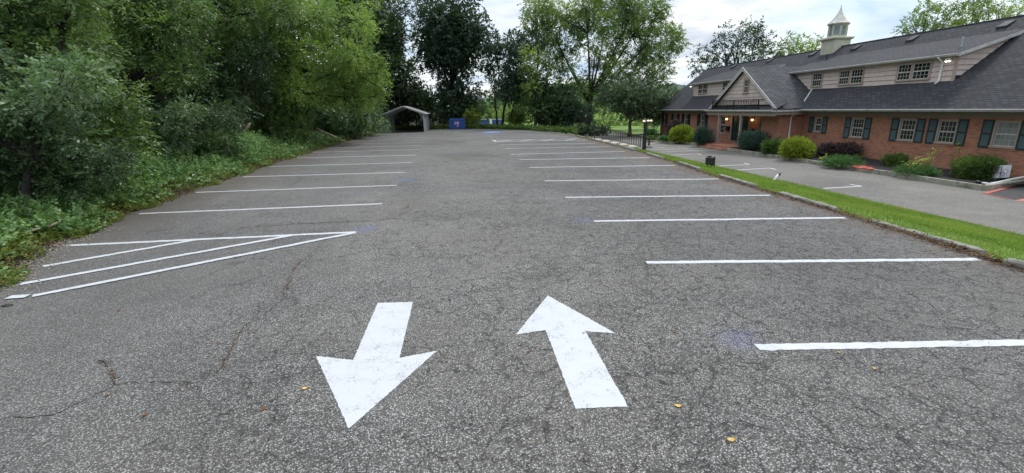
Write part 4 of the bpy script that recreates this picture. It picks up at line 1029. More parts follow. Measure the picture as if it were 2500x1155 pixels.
# cupola
cu = empty('cupola'); cu.parent = house; cu.name = 'cupola'
CXY = (26.1, 32.35)
def CB(): return HB()
a = 0.60
HB().box(CXY[0]-a, CXY[1]-a, 5.2, CXY[0]+a, CXY[1]+a, 6.52).build('cupola_base', M['cream'], cu)
def sq(s, z0, z1, s2=None):
    s2 = s2 or s; h_ = HB(); c0, c1 = CXY
    return h_.add([(c0-s,c1-s,z0),(c0+s,c1-s,z0),(c0+s,c1+s,z0),(c0-s,c1+s,z0),(c0-s2,c1-s2,z1),(c0+s2,c1-s2,z1),(c0+s2,c1+s2,z1),(c0-s2,c1+s2,z1)],
      [(0,3,2,1),(4,5,6,7),(0,1,5,4),(1,2,6,5),(2,3,7,6),(3,0,4,7)])
hb = sq(0.64, 6.50, 6.58, 0.72); h2 = sq(0.74, 6.581, 6.66); h3 = sq(0.74, 6.661, 6.72, 0.62)
for h_ in (h2, h3): hb.add(h_.v, h_.f)
hb.build('cornice', M['cream'], cu)
O8 = PI/8
hb = HB().lathe((*CXY, 0), [(0.60, 6.70), (0.60, 6.80), (0.545, 6.82)], 8, O8).lathe((*CXY, 0), [(0.56, 7.40), (0.58, 7.50)], 8, O8)
for k in range(8):
    an = O8+k*PI/4; hb.bar((CXY[0]+0.54*math.cos(an), CXY[1]+0.54*math.sin(an), 6.80), (CXY[0]+0.54*math.cos(an), CXY[1]+0.54*math.sin(an), 7.42), 0.10, 0.10, (math.cos(an), math.sin(an), 0))
hb.build('lantern_frame', M['cream'], cu)
HB().lathe((*CXY, 0), [(0.51, 6.81), (0.51, 7.41)], 8, O8).build('lantern_glass', M['cupglass'], cu)
prof = [(0.60, 7.46), (0.66, 7.50), (0.70, 7.55), (0.70, 7.60), (0.66, 7.63)]
for i in range(1, 15):
    t = i/14; prof.append((0.66*(1-t)**1.9*0.97+0.018, 7.63+1.17*t))
HB().lathe((*CXY, 0), prof, 8, O8).build('spire', M['spire'], cu)
# attic vents etc. done; planting bed and its kerb
bed = MB()
vs = []; fs = []; ysb = np.linspace(14.45, 50.5, 60); xsb = np.linspace(18.12, 21.21, 8); rb = random.Random(9)
for y_ in ysb:
    for x_ in xsb: vs.append((x_, y_, -0.60+0.04*math.sin(x_*3+y_)*math.sin(y_*1.3)+rb.uniform(-.012, .012)))
for j in range(59):
    for i in range(7): fs.append((j*8+i, j*8+i+1, (j+1)*8+i+1, (j+1)*8+i))
tag(bed.add(vs, fs).build('planting_bed', M['mulch'], fix=False, smooth=True), kind='structure')
def kerbline(pts, lb):
    mb = MB(); o0 = Vector((pts[0][0], pts[0][1], -0.745))
    for a, b in zip(pts[:-1], pts[1:]):
        a = Vector((*a, 0)); b = Vector((*b, 0)); d = (b-a); n = max(1, int(d.length/2.4))
        for k in range(n):
            p = a+d*(k/n); q = a+d*((k+1)/n)-d.normalized()*0.012
            mb.bar(p-Vector((o0.x, o0.y, 0))+Vector((0, 0, 0.085)), q-Vector((o0.x, o0.y, 0))+Vector((0, 0, 0.085+rb.uniform(-.006, .006))), 0.14, 0.21)
    o = mb.build('bed_kerb', M['timber']); o.location = o0; tag(o, lb, 'kerb'); return o
kerbline([(18.02, 30.9), (17.96, 14.35)], 'mossy grey kerb in front of the mulch bed, from the entrance to the near corner')
kerbline([(17.99, 14.30), (20.2, 14.95), (22.0, 15.45)], 'pale kerb at the near end of the mulch bed, under the white drain pipe')
kerbline([(18.02, 56.0), (18.02, 34.6)], 'mossy grey kerb of the mulch bed beyond the entrance')

# ramp with red edges at the right
ramp_ = MB().add([(17.45,13.75,-0.738),(21.6,15.25,-0.70),(23.5,13.0,-0.66),(17.2,12.6,-0.738)], [(0,3,2,1)]).build('ramp', M['newasphalt'], fix=False); tag(ramp_, kind='structure')
mb = MB(); strip(mb, (17.42,13.82), (20.9,15.20), 0.16, -0.700); 
mb.v = [(a, b, -0.733+0.012*(a-17.4)) for a, b, c in mb.v]; mb.build('ramp_edge_line', M['redpaint'], ramp_, fix=False)
mb = MB(); strip(mb, (17.36,13.72), (17.15,12.85), 0.07, -0.731); mb.build('ramp_edge_line', M['redpaint'], ramp_, fix=False)
mb = MB(); mb.add([(17.05,12.65,-0.74),(18.6,12.95,-0.74),(19.6,13.08,-0.74),(19.6,12.05,-0.74),(17.3,12.05,-0.74),(17.6,12.55,-0.62),(18.7,12.8,-0.60),(19.5,12.9,-0.60),(19.5,12.3,-0.60),(17.8,12.3,-0.62)], [(0,1,6,5),(1,2,7,6),(5,6,7,8,9),(4,0,5,9),(3,4,9,8),(2,3,8,7)])
tag(mb.build('red_kerb', M['redpaint']), 'red painted kerb beside the dark ramp at the right edge', 'kerb')

# ------------------------------------------------------------------ SHRUBS
def shrub(name, label, px, py, wpx, hpx, mat, seed, z0=-0.6, L=0.06, W=0.03, cover=3.5, S=0.16, flat=0.3, droop=-0.25, k=8, spiky=False, cat='shrub', group='shrubs along the front of the brick building', core=True, lobn=9):
    """px,py = foot of the shrub in the photograph"""
    c = atz(px, py, z0); s = np.dot(c-np.array([0, 0, H]), cf)/F; rx = max((wpx*s/2-S*0.4)*0.80, 0.2); hz = max((hpx*s-S*0.4)*0.90, 0.10)
    root = empty(name, (c[0], c[1]+rx*0.3, z0)); tag(root, label, cat, group)
    ctr = np.array([c[0]+0.10, c[1]+rx*0.3, z0+hz*0.42]); rs = np.random.RandomState(seed)
    lobes = [(ctr, (rx*0.92, rx*0.92, hz*0.55))]
    for i in range(lobn):
        an = rs.uniform(0, 6.28); q_ = rs.uniform(0.28, 0.55); lobes.append((ctr+np.array([math.cos(an)*rx*0.62, math.sin(an)*rx*0.62, rs.uniform(-0.12, 0.26)*hz]), (rx*q_, rx*q_, hz*q_*0.8)))
    P, D, CRn = crown_points(lobes, L, W, k, cover, rs, 0.35)
    keep = P[:, 2] > z0+0.01; P, D, CRn = P[keep], D[keep], CRn[keep]
    V, R = sprays(P, D+(np.array([0, 0, 0.9]) if spiky else 0), L, W, k, S, rs, droop, flat, 0.4, CRn)
    V[:, 2] = np.maximum(V[:, 2], z0-0.02)
    quads_obj('foliage', V-np.array(root.location), R, M[mat], root)
    mb = MB()
    for i in range(7):
        an = i*0.9; e_ = Vector((math.cos(an)*rx*0.6, math.sin(an)*rx*0.6, hz*0.6)); mb.tube(bez((0, 0, -0.02), e_*0.4+Vector((0, 0, 0.1)), e_, 5), [0.025, 0.02, 0.015, 0.01, 0.005], 5)
    mb.build('stems', M['bark_dark'], root)
    return root
shrub('golden_cypress', 'round yellow green bush left of the entrance beside the blue green bush', 1662, 347, 62, 46, 'lf_gold', 1, L=.09, W=.04, S=.2)
shrub('golden_cypress', 'small yellow green bush tucked between the big yellow bush and the blue green one', 1686, 349, 26, 26, 'lf_gold', 2, L=.09, W=.04)
shrub('juniper_bush', 'bushy blue green juniper just left of the porch post', 1719, 354, 58, 46, 'lf_juniper', 3, L=.08, W=.03, S=.28, spiky=True)
shrub('barberry_bush', 'dark red bush behind the yellow bush at the far end of the building', 1643, 341, 40, 52, 'lf_burg', 4, L=.09, W=.05)
shrub('juniper_bush', 'broad blue green juniper in front of the entrance door', 1836, 367, 84, 50, 'lf_juniper', 5, L=.08, W=.03, S=.30, spiky=True)
shrub('green_bush', 'mid green rounded bush between the blue green juniper and the big yellow bush', 1886, 377, 64, 39, 'lf_green', 6, L=.08, W=.04)
shrub('golden_cypress', 'largest yellow green bush, right of the entrance beside the kerb', 1946, 387, 88, 52, 'lf_gold', 7, L=.08, W=.035, S=.2, cover=4)
shrub('barberry_bush', 'spreading dark red bush under the first shuttered window right of the entrance', 2043, 386, 98, 40, 'lf_burg', 8, L=.07, W=.035)
shrub('creeping_juniper', 'flat bright green juniper in front of the dark red bush', 2058, 405, 100, 20, 'lf_lowjun', 9, L=.07, W=.022, S=.26, spiky=False, cover=4)
shrub('boxwood', 'small round dark green bush against the brick wall between two shuttered windows', 2183, 404, 64, 28, 'lf_green', 10, L=.05, W=.03)
shrub('creeping_juniper', 'flat green juniper with lime sprouts poking through', 2234, 428, 108, 20, 'lf_lowjun', 11, L=.06, W=.02, S=.24, cover=4)
shrub('yew_bush', 'square dark green bush at the near end of the mulch bed', 2392, 436, 118, 58, 'lf_green', 12, L=.055, W=.02, cover=5)
shrub('low_shrub', 'low dark green shrub at the far corner of the building', 1620, 345, 40, 14, 'lf_lowjun', 13, L=.09, W=.04)
shrub('clipped_hedge', 'dark green clipped hedge left of the far corner of the building', 1590, 334, 34, 18, 'lf_lowjun', 14, L=.1, W=.05, group='hedges beyond the far corner')
shrub('clipped_hedge', 'brighter low green mound in front of the clipped hedge', 1588, 342, 36, 10, 'lf_green', 15, L=.1, W=.05, group='hedges beyond the far corner')
def sprout(label, px, py, z0, h, seed, mat='lf_lime', n=5):
    c = atz(px, py, z0); root = empty('sprout_plant', tuple(c)); tag(root, label, 'plant', 'lime green plants in the mulch bed'); rr = random.Random(seed); mb = MB(); P = []; D = []
    for i in range(n):
        e_ = Vector((rr.uniform(-.18, .18), rr.uniform(-.22, .22), h*rr.uniform(0.6, 1.05))); pts = bez((0, 0, 0), (e_.x*.3, e_.y*.3, e_.z*.6), e_, 6)
        mb.tube(pts, 0.006, 4)
        for p in pts[2:]:
            for _ in range(2): P.append(tuple(p)); D.append((rr.gauss(0, 1), rr.gauss(0, 1), 0.2))
    mb.build('stems', M['bark'], root); rs = np.random.RandomState(seed)
    V, R = sprays(np.array(P), nrm(np.array(D)), 0.07, 0.035, 6, 0.14, rs, 0.1, 0.8, 0.3); quads_obj('leaves', V, R, M[mat], root)
sprout('tall lime green sprout rising at the right of the sprouting juniper', 2262, 422, -0.55, 0.95, 3)
sprout('lime green sprout in the middle of the sprouting juniper', 2236, 422, -0.55, 0.75, 4, n=3)
sprout('pale yellow green seedling left of the square dark bush', 2333, 423, -0.6, 1.25, 5, n=4)
sprout('small lime green sprout at the left of the sprouting juniper', 2214, 424, -0.55, 0.55, 6, n=3)
sprout('lime green sprig at the left end of the flat bright green juniper', 2010, 399, -0.6, 0.4, 7, n=4)

# ------------------------------------------------------------------ THINGS AROUND THE BUILDING
# concrete steps from lot to driveway
mb = MB(); SA = -0.16; SO = Vector((9.42, 34.55, 0.0))
for i in range(5):
    mb.bevbox(0.66*i, 0, -0.80, 0.66*i+0.70, 1.7, 0.03-0.145*i, 0.012)
st = mb.build('concrete_steps', M['stepconcrete']); st.location = SO; st.rotation_euler = (0, 0, SA); tag(st, 'five pale concrete steps going down from the lot to the driveway', 'steps')
def SP(u, v, z): return (SO.x+u*math.cos(SA)-v*math.sin(SA), SO.y+u*math.sin(SA)+v*math.cos(SA), z)
def rail(pts_top, drop, lb, nb, seed=0):
    root = empty('handrail', (pts_top[0][0], pts_top[0][1], pts_top[0][2]-drop)); o = Vector(root.location); tag(root, lb, 'railing', 'iron railings beside the concrete steps')
    P = [Vector(p)-o for p in pts_top]
    mb = MB()
    for a, b in zip(P[:-1], P[1:]): mb.bar(a, b, 0.035, 0.03)
    mb.tube([P[-1], P[-1]+Vector((0.12, 0, -0.02)), P[-1]+Vector((0.16, 0, -0.12)), P[-1]+Vector((0.10, 0, -0.14))], 0.015, 6)
    mb.build('top_rail', M['iron'], root)
    mb = MB()
    for a, b in zip(P[:-1], P[1:]): mb.bar(a-Vector((0, 0, drop-0.12)), b-Vector((0, 0, drop-0.12)), 0.025, 0.02)
    mb.build('bottom_rail', M['iron'], root)
    L_ = sum((b-a).length for a, b in zip(P[:-1], P[1:]))
    for i in range(nb+1):
        s = L_*i/nb; 
        for a, b in zip(P[:-1], P[1:]):
            l = (b-a).length
            if s <= l+1e-6: q = a.lerp(b, s/l); break
            s -= l
        w_ = 0.04 if i in (0, nb) else 0.018
        dz = drop+0.05 if i in (0, nb) else drop-0.12
        MB().box(q.x-w_/2, q.y-w_/2, q.z-dz, q.x+w_/2, q.y+w_/2, q.z).build('post' if w_ > 0.03 else 'baluster', M['iron'], root)
rail([SP(0.1, -0.12, 0.86), SP(1.0, -0.12, 0.82), SP(3.9, -0.12, 0.12)], 0.85, 'black iron handrail on the near side of the concrete steps', 22)
rail([SP(0.1, 1.85, 0.86), SP(1.0, 1.85, 0.82), SP(3.9, 1.85, 0.12)], 0.85, 'black iron handrail on the far side of the concrete steps', 22)
# lamp post with three globes
lp = empty('lamp_post', (12.95, 33.3, -0.72)); tag(lp, 'black post carrying three glowing pink globes at the foot of the steps', 'lamp post')
MB().box(-0.11, -0.11, 0, 0.11, 0.11, 0.9).box(-0.08, -0.08, 0.9, 0.08, 0.08, 1.9).lathe((0, 0, 1.9), [(0.09, 0), (0.10, 0.05), (0.05, 0.09), (0.03, 0.22)], 10).build('post', M['iron'], lp)
for (dx_, dz_) in ((-0.10, 1.98), (0.20, 2.0), (0.42, 2.0)):
    MB().tube(bez((0, 0, 1.95), (dx_*0.7, 0, 1.85), (dx_, 0, dz_), 5), 0.012, 6).lathe((dx_, 0, dz_), [(0.04, -0.02), (0.06, 0.02)], 10).lathe((dx_, 0, dz_+0.13), [(0.095, 0), (0.08, 0.035), (0.03, 0.07)], 10).build('arm', M['iron'], lp)
    MB().lathe((dx_, 0, dz_), [(0.05, 0.01), (0.085, 0.05), (0.09, 0.09), (0.08, 0.13)], 12).build('globe', M['globe'], lp, True)
MB().bar((0.08, 0, 1.82), (0.62, 0, 1.82), 0.03, 0.03).bar((0.60, 0, 1.84), (0.60, 0, 1.36), 0.03, 0.03).bar((0.12, 0, 1.38), (0.60, 0, 1.38), 0.03, 0.03).bar((0.14, 0, 1.84), (0.14, 0, 1.36), 0.03, 0.03).build('sign_bracket', M['iron'], lp)
bo = empty('bollard', (13.95, 34.9, -0.745)); tag(bo, 'short black post on a pale base beside the lamp post', 'bollard')
MB().box(-0.05, -0.05, 0.14, 0.05, 0.05, 0.72).lathe((0, 0, 0.70), [(0.07, 0), (0.08, 0.03), (0.05, 0.08)], 10).build('post', M['iron'], bo)
MB().lathe((0, 0, 0), [(0.24, 0), (0.25, 0.10), (0.22, 0.15), (0.06, 0.17)], 16).build('base', M['concrete'], bo)

# black box floodlight on the grass
fb = empty('ground_floodlight', (10.75, 19.75, gh(10.75, 19.75)), math.radians(-25)); tag(fb, 'square black floodlight box on a short forked bracket in the grass', 'floodlight')
mb = MB(); mb.add([(-.17,-.16,.20),(.17,-.16,.14),(.17,.20,.14),(-.17,.16,.20),(-.19,-.17,.50),(.19,-.17,.50),(.19,.21,.52),(-.17,.17,.54)], [(0,3,2,1),(4,5,6,7),(0,1,5,4),(1,2,6,5),(2,3,7,6),(3,0,4,7)])
mb.build('housing', M['blackbox'], fb)
MB().box(.185, -.19, .12, .215, .23, .54).build('lens_rim', M['iron'], fb)
MB().bar((-.10, .0, .53), (.06, .0, .55), 0.05, 0.05).build('top_bracket', M['iron'], fb)
MB().tube([(-.08, 0, .20), (-.09, 0, .13), (-.03, 0, .06), (0, 0, -.06)], 0.022, 6).tube([(.08, 0, .18), (.08, 0, .12), (.03, 0, .06), (0, 0, -.06)], 0.022, 6).build('forked_bracket', M['iron'], fb)
# toppled white pipe light
q = atz(1893, 434, -0.5)
pp = empty('toppled_light', (float(q[0]), float(q[1]), gh(q[0], q[1])), 0.35); tag(pp, 'toppled white pipe light leaning out of the grass by the driveway', 'light')
MB().tube([(-.14, .0, -.02), (.16, .0, .30)], 0.042, 12).build('pipe', M['white'], pp, True)
MB().tube([(.12, .0, .27), (.22, .01, .30), (.27, .02, .22)], [0.05, 0.055, 0.03], 10).build('head', M['iron'], pp, True)
MB().tube([(.2, .02, .22), (.35, .05, .12), (.52, .1, .10)], [0.02, 0.025, 0.008], 8).build('lens_shard', M['white'], pp, True)
# yard sign flopped by the corner
ys_ = empty('yard_sign', (19.72, 15.25, -0.6), 0.1); tag(ys_, 'white sign sheet with dark print leaning against the square bush', 'sign')
mb = MB(); sv_ = []
for j in range(5):
    for i in range(6):
        sv_.append((-.05+0.03*math.sin(i*1.4)+0.05*j/4, -.30+.54*i/5+0.05*j/4, .06+.10*(5-i)/5*0+.46*j/4+0.10*(5-i)/5-0.04*j/4*0))
mb.add(sv_, [(j*6+i, j*6+i+1, (j+1)*6+i+1, (j+1)*6+i) for j in range(4) for i in range(5)]); mb.build('sheet', M['signsheet'], ys_, fix=False)
mb = MB(); mb.bar((-.10, -.05, .10), (-.085, -.02, .55), .01, .04)
for (cy_, cz_, r_) in ((-.18, .38, .07), (-.12, .28, .05)):
    pr = [(-.115, cy_+r_*math.cos(a*PI/5), cz_+r_*math.sin(a*PI/5)) for a in range(11)]; mb.tube(pr, 0.010, 4)
for k in range(3): mb.bar((-.105, .04, .50-.09*k), (-.105, .16, .52-.09*k), .008, .03)
mb.build('printed_mark', M['signink'], ys_)
MB().tube([(.0, -.2, -.05), (.0, -.2, .3)], .005, 5).tube([(.0, .15, -.05), (.0, .15, .3)], .005, 5).build('wire_stake', M['galv'], ys_)
# red hose-like thing in the bed
q = atz(2105, 411, -0.58); rr = random.Random(4)
hz = empty('red_hose', (float(q[0]), float(q[1]), -0.6), 0.0); hz.name = 'red_hose'
pts = [(0.22*math.cos(a*0.55)*(1+0.15*rr.uniform(-1, 1)), 0.50*math.sin(a*0.55)*(1+0.25*rr.uniform(-1, 1)), 0.04+0.05*rr.random()) for a in range(24)]
MB().tube(pts, 0.028, 6).build('coil', M['redthing'], hz, True); tag(hz, 'heap of bright red hose lying on the black mulch by the kerb', 'hose')
# splash block and little lamp at the bed corner
MB().box(-.15, -.25, 0, .15, .25, .02).build('dummy', M['concrete']) if False else None
gl = empty('path_lamp', (18.35, 14.75, -0.6)); tag(gl, 'small knocked over black and white lamp at the near corner of the mulch bed', 'lamp')
MB().tube([(0, 0, .05), (0, .12, .07), (0, .2, .10)], [.045, .05, .02], 8).build('housing', M['iron'], gl, True); MB().tube([(0, -.04, .05), (0, -.26, .045)], [.035, .04], 8).build('tube', M['white'], gl, True)

# ------------------------------------------------------------------ CARPORT
cp = empty('carport', (-7.35, 57.0, 0)); tag(cp, 'open grey metal carport with pitched roof at the far left of the lot', 'carport')
xl, xr, ya, yb = -9.65, -5.05, 56.5, 64.0; xm = (xl+xr)/2; ze = 2.05; zr = 2.95; o = Vector(cp.location)
def rel(*p): return (p[0]-o.x, p[1]-o.y, p[2]-o.z)
for side, xx in ((0, xl), (1, xr)):
    n = 7
    for i in range(n):
        yy = ya+(yb-ya)*i/(n-1)
        MB().bar(rel(xx, yy, 0), rel(xx, yy, ze), 0.08, 0.08).build('post', M['galv'], cp)
for i in range(7):
    yy = ya+(yb-ya)*i/6; mb = MB()
    for xx, sg in ((xl, 1), (xr, -1)):
        mb.bar(rel(xx, yy, ze), rel(xm, yy, zr), 0.07, 0.07); mb.bar(rel(xx, yy, ze-0.55), rel(xx+sg*0.5, yy, ze+0.17), 0.05, 0.05)
    mb.build('roof_truss', M['galv'], cp)
mb = MB(); nseg = 40
for s in (0, 1):
    x_a, x_b = (xl-0.35, xm) if s == 0 else (xr+0.35, xm); z_a = ze-0.06; vs = []
    for i in range(nseg*2+1):
        yy = ya-0.2+(yb-ya+0.4)*i/(nseg*2); dz_ = 0.02*(i % 2)
        vs += [rel(x_a, yy, z_a+0.07+dz_), rel(x_b, yy, zr+0.07+dz_)]
    mb.add(vs, [(2*i, 2*i+1, 2*i+3, 2*i+2) for i in range(nseg*2)])
for s in (0, 1):
    x_a = xl-0.35 if s == 0 else xr+0.35
    mb.bar(rel(x_a, ya-0.21, ze-0.0), rel(xm, ya-0.21, zr+0.04), 0.03, 0.12)
mb.build('roof', M['carroof'], cp, fix=False)
MB().box(*rel(xr+0.04, ya, 0.06), *rel(xr+0.06, yb, ze)).build('side_panel', M['galv'], cp)
for xx in (xl, xr): MB().bar(rel(xx, ya, 0.05), rel(xx, yb, 0.05), 0.08, 0.06).build('base_rail', M['galv'], cp)

# blue dumpster with its emblem
db = empty('dumpster', (-1.25, 62.6, 0)); tag(db, 'blue steel dumpster with pink and white emblem at the far end of the lot', 'dumpster')
mb = MB(); mb.add([(-.98,-.05,.05),(.98,-.05,.05),(.98,1.3,.05),(-.98,1.3,.05),(-1.0,-.1,1.15),(1.0,-.1,1.15),(1.0,1.4,1.3),(-1.0,1.4,1.3)], [(0,3,2,1),(4,5,6,7),(0,1,5,4),(1,2,6,5),(2,3,7,6),(3,0,4,7)])
mb.build('body', M['bluebin'], db)
mb = MB().box(-1.05, -.15, 1.10, 1.05, -.10, 1.20)
for xx in (-1.0, 1.0): mb.box(xx-.04, -.13, .05, xx+.04, -.055, 1.10)
mb.build('rim', M['bluebin'], db)
MB().add([(-1.02,-.12,1.19),(1.02,-.12,1.19),(1.02,1.42,1.34),(-1.02,1.42,1.34),(-1.02,-.12,1.22),(1.02,-.12,1.22),(1.02,1.42,1.37),(-1.02,1.42,1.37)], [(0,3,2,1),(4,5,6,7),(0,1,5,4),(1,2,6,5),(2,3,7,6),(3,0,4,7)]).build('lid', M['bluebin'], db)
mb = MB(); fx, fz = 0.06, .80
for k in range(5):
    an = PI/2+k*2*PI/5; c = (fx+.13*math.cos(an), fz+.13*math.sin(an)); pr = [(c[0]+.085*math.cos(a*PI/5), -.125, c[1]+.085*math.sin(a*PI/5)) for a in range(10)]; mb.add(pr, [tuple(range(10))])
mb.build('emblem', M['pinkish'], db, fix=False)
mb = MB(); mb.add([(fx+.06*math.cos(a*PI/4), -.130, fz+.06*math.sin(a*PI/4)) for a in range(8)], [tuple(range(8))])
for k, (zz, xa_, xb_) in enumerate(((.54, -.12, .22), (.36, -.12, .24))):
    xq = xa_
    while xq < xb_-0.03: ww = .05; mb.add([(xq, -.122, zz-.03), (xq+ww*.8, -.122, zz-.03), (xq+ww*.8, -.122, zz+.03), (xq, -.122, zz+.03)], [(0,1,2,3)]); xq += ww
mb.add([(-.36,-.122,.62),(-.18,-.122,.62),(-.22,-.122,.85),(-.32,-.122,.85)], [(0,1,2,3)]); mb.add([(-.27+.07*math.cos(a*PI/4), -.122, .95+.07*math.sin(a*PI/4)) for a in range(8)], [tuple(range(8))])
mb.build('lettering', M['decal'], db, fix=False)

# blue above ground pool beyond the lot
po_ = empty('garden_pool', (6.2, 122.0, -1.55)); tag(po_, 'round blue walled garden pool on the lawn beyond the lot', 'pool')
MB().lathe((0, 0, 0), [(3.4, 0), (3.4, 1.45), (3.25, 1.45), (3.25, 1.2)], 32).build('pool_wall', M['pool'], po_)
MB().box(-.5, -3.55, 0, .1, -3.42, 1.6).build('ladder', M['white'], po_)
rim = MB()
for k in range(32): rim.bar((3.42*math.cos(k*PI/16), 3.42*math.sin(k*PI/16), 1.48), (3.42*math.cos((k+1)*PI/16), 3.42*math.sin((k+1)*PI/16), 1.48), .2, .05)
rim.build('rim', M['white'], po_)
# small white utility box in the shade at the far right of the lot
q = atz(1388, 325, -0.1); ub = empty('utility_box', (float(q[0]), float(q[1]), gh(q[0], q[1]))); tag(ub, 'small pale box on a short post in front of the dark evergreens', 'utility box')
MB().box(-.22, -.15, .15, .22, .15, .45).build('box', M['white'], ub); MB().box(-.05, -.05, 0, .05, .05, .15).build('leg', M['galv'], ub)

# logs and sticks
lg = MB().tube([(0, 0, 0.10), (-1.0, 1.2, .38), (-2.3, 2.8, .75), (-3.4, 4.3, 1.05)], [.055, .08, .10, .11], 9).build('fallen_log', M['deadwood'], None, True); lg.location = (-10.3, 40.2, 0.05); tag(lg, 'pale fallen log lying down the bank to the edge of the lot', 'log')
lg = MB().tube([(0, 0, 0.03), (-.8, .3, .10), (-2.2, 1.2, .42)], [.02, .04, .045], 7).build('dead_branch', M['bark'], None, True); lg.location = (-10.3, 39.2, 0.02); tag(lg, 'thin dark branch lying below the pale fallen log', 'branch')
q = atz(62, 583, 0.1); lg = MB().tube([(0, 0, 0), (.12, .10, .03), (.28, .28, .06), (.36, .46, .12)], [.022, .026, .024, .014], 7).build('dead_branch', M['deadwood'], None, True); lg.location = (float(q[0]), float(q[1]), 0.22); tag(lg, 'short bare pale stick in the weeds at the left edge', 'branch')
q = atz(18, 747, 0); lg = MB().lathe((0, 0, 0), [(.05, 0), (.055, .01), (.035, .022), (.01, .026)], 10, 0, 1.3, 0.8).build('stone', M['blackbox']); lg.location = (float(q[0]), float(q[1]), 0.0); tag(lg, 'flat dark stone at the left end of the hatched lines', 'stone')

# ------------------------------------------------------------------ TREES
rsT = random.Random(77)
def fill(x0, x1, y0, y1, n, r0, r1, Y, dY, seed, test=None, dz=1.0):
    rr = random.Random(seed); L_ = []; k = 0
    while len(L_) < n and k < 4000:
        k += 1; px = rr.uniform(x0, x1); py = rr.uniform(y0, y1)
        if test and not test(px, py): continue
        L_.append(lob(px, py, rr.uniform(r0, r1), Y+rr.uniform(-dY, dY), dz))
    return L_
def ell(cx_, cy_, a, b): return lambda x_, y_: ((x_-cx_)/a)**2+((y_-cy_)/b)**2 < 1
# far end ---------------------------------------------------------
Y = 70
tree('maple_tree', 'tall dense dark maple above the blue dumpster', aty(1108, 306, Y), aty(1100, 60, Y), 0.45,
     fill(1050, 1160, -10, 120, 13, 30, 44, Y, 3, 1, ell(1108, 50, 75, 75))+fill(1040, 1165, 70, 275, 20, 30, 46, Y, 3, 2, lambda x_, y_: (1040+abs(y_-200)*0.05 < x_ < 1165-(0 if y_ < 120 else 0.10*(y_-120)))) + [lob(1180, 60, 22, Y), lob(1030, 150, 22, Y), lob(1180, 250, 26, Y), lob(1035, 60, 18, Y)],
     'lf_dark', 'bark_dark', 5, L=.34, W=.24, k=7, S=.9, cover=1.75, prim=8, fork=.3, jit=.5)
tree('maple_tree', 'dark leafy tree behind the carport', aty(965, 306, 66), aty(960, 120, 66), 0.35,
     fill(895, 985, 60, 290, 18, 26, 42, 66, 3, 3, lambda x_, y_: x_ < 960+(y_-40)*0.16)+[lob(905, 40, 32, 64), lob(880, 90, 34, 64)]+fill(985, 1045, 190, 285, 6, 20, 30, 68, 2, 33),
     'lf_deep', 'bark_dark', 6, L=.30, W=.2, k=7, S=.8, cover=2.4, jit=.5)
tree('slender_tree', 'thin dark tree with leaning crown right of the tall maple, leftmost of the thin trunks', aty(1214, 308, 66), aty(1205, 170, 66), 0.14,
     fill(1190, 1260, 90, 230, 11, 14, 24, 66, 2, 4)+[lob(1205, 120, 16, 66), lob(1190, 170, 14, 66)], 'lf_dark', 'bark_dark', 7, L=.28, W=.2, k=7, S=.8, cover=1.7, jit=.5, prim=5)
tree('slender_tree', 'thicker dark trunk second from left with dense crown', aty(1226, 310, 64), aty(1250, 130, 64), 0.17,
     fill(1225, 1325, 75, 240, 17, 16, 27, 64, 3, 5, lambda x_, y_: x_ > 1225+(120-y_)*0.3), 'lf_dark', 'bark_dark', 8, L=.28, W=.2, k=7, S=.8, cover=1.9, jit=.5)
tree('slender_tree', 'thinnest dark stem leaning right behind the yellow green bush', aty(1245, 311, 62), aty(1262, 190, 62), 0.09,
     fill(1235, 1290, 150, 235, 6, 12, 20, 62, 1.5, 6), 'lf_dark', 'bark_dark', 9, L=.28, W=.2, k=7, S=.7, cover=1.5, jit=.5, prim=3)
tree('slender_tree', 'dark trunk under a light green upright crown, fourth thin trunk', aty(1307, 314, 59), aty(1315, 90, 62), 0.17,
     fill(1285, 1345, 5, 110, 9, 15, 24, 64, 2, 7)+fill(1290, 1340, 110, 240, 8, 16, 24, 60, 2, 8), 'lf_open', 'bark_dark', 10, L=.26, W=.16, k=8, S=.8, cover=1.5, jit=.45)
for (px, py, r_, lb, s) in ((1270, 285, 30, 'bright yellow green bush behind the thin trunks', 11), (1150, 285, 22, 'bright yellow green weedy bush right of the dumpster', 12)):
    root = empty('sapling_bush', tuple(aty(px, py+r_, 64))); tag(root, lb, 'bush', 'bushes at the far end of the lot')
    lbz = [lob(px+rsT.uniform(-.5, .5)*r_, py+rsT.uniform(-.4, .6)*r_*0.8, r_*rsT.uniform(.4, .6), 64+rsT.uniform(-1, 1)) for _ in range(7)]
    crown('foliage', lbz, M['lf_weed'], root, L=.26, W=.15, k=7, S=.5, cover=1.5, seed=s, droop=0)
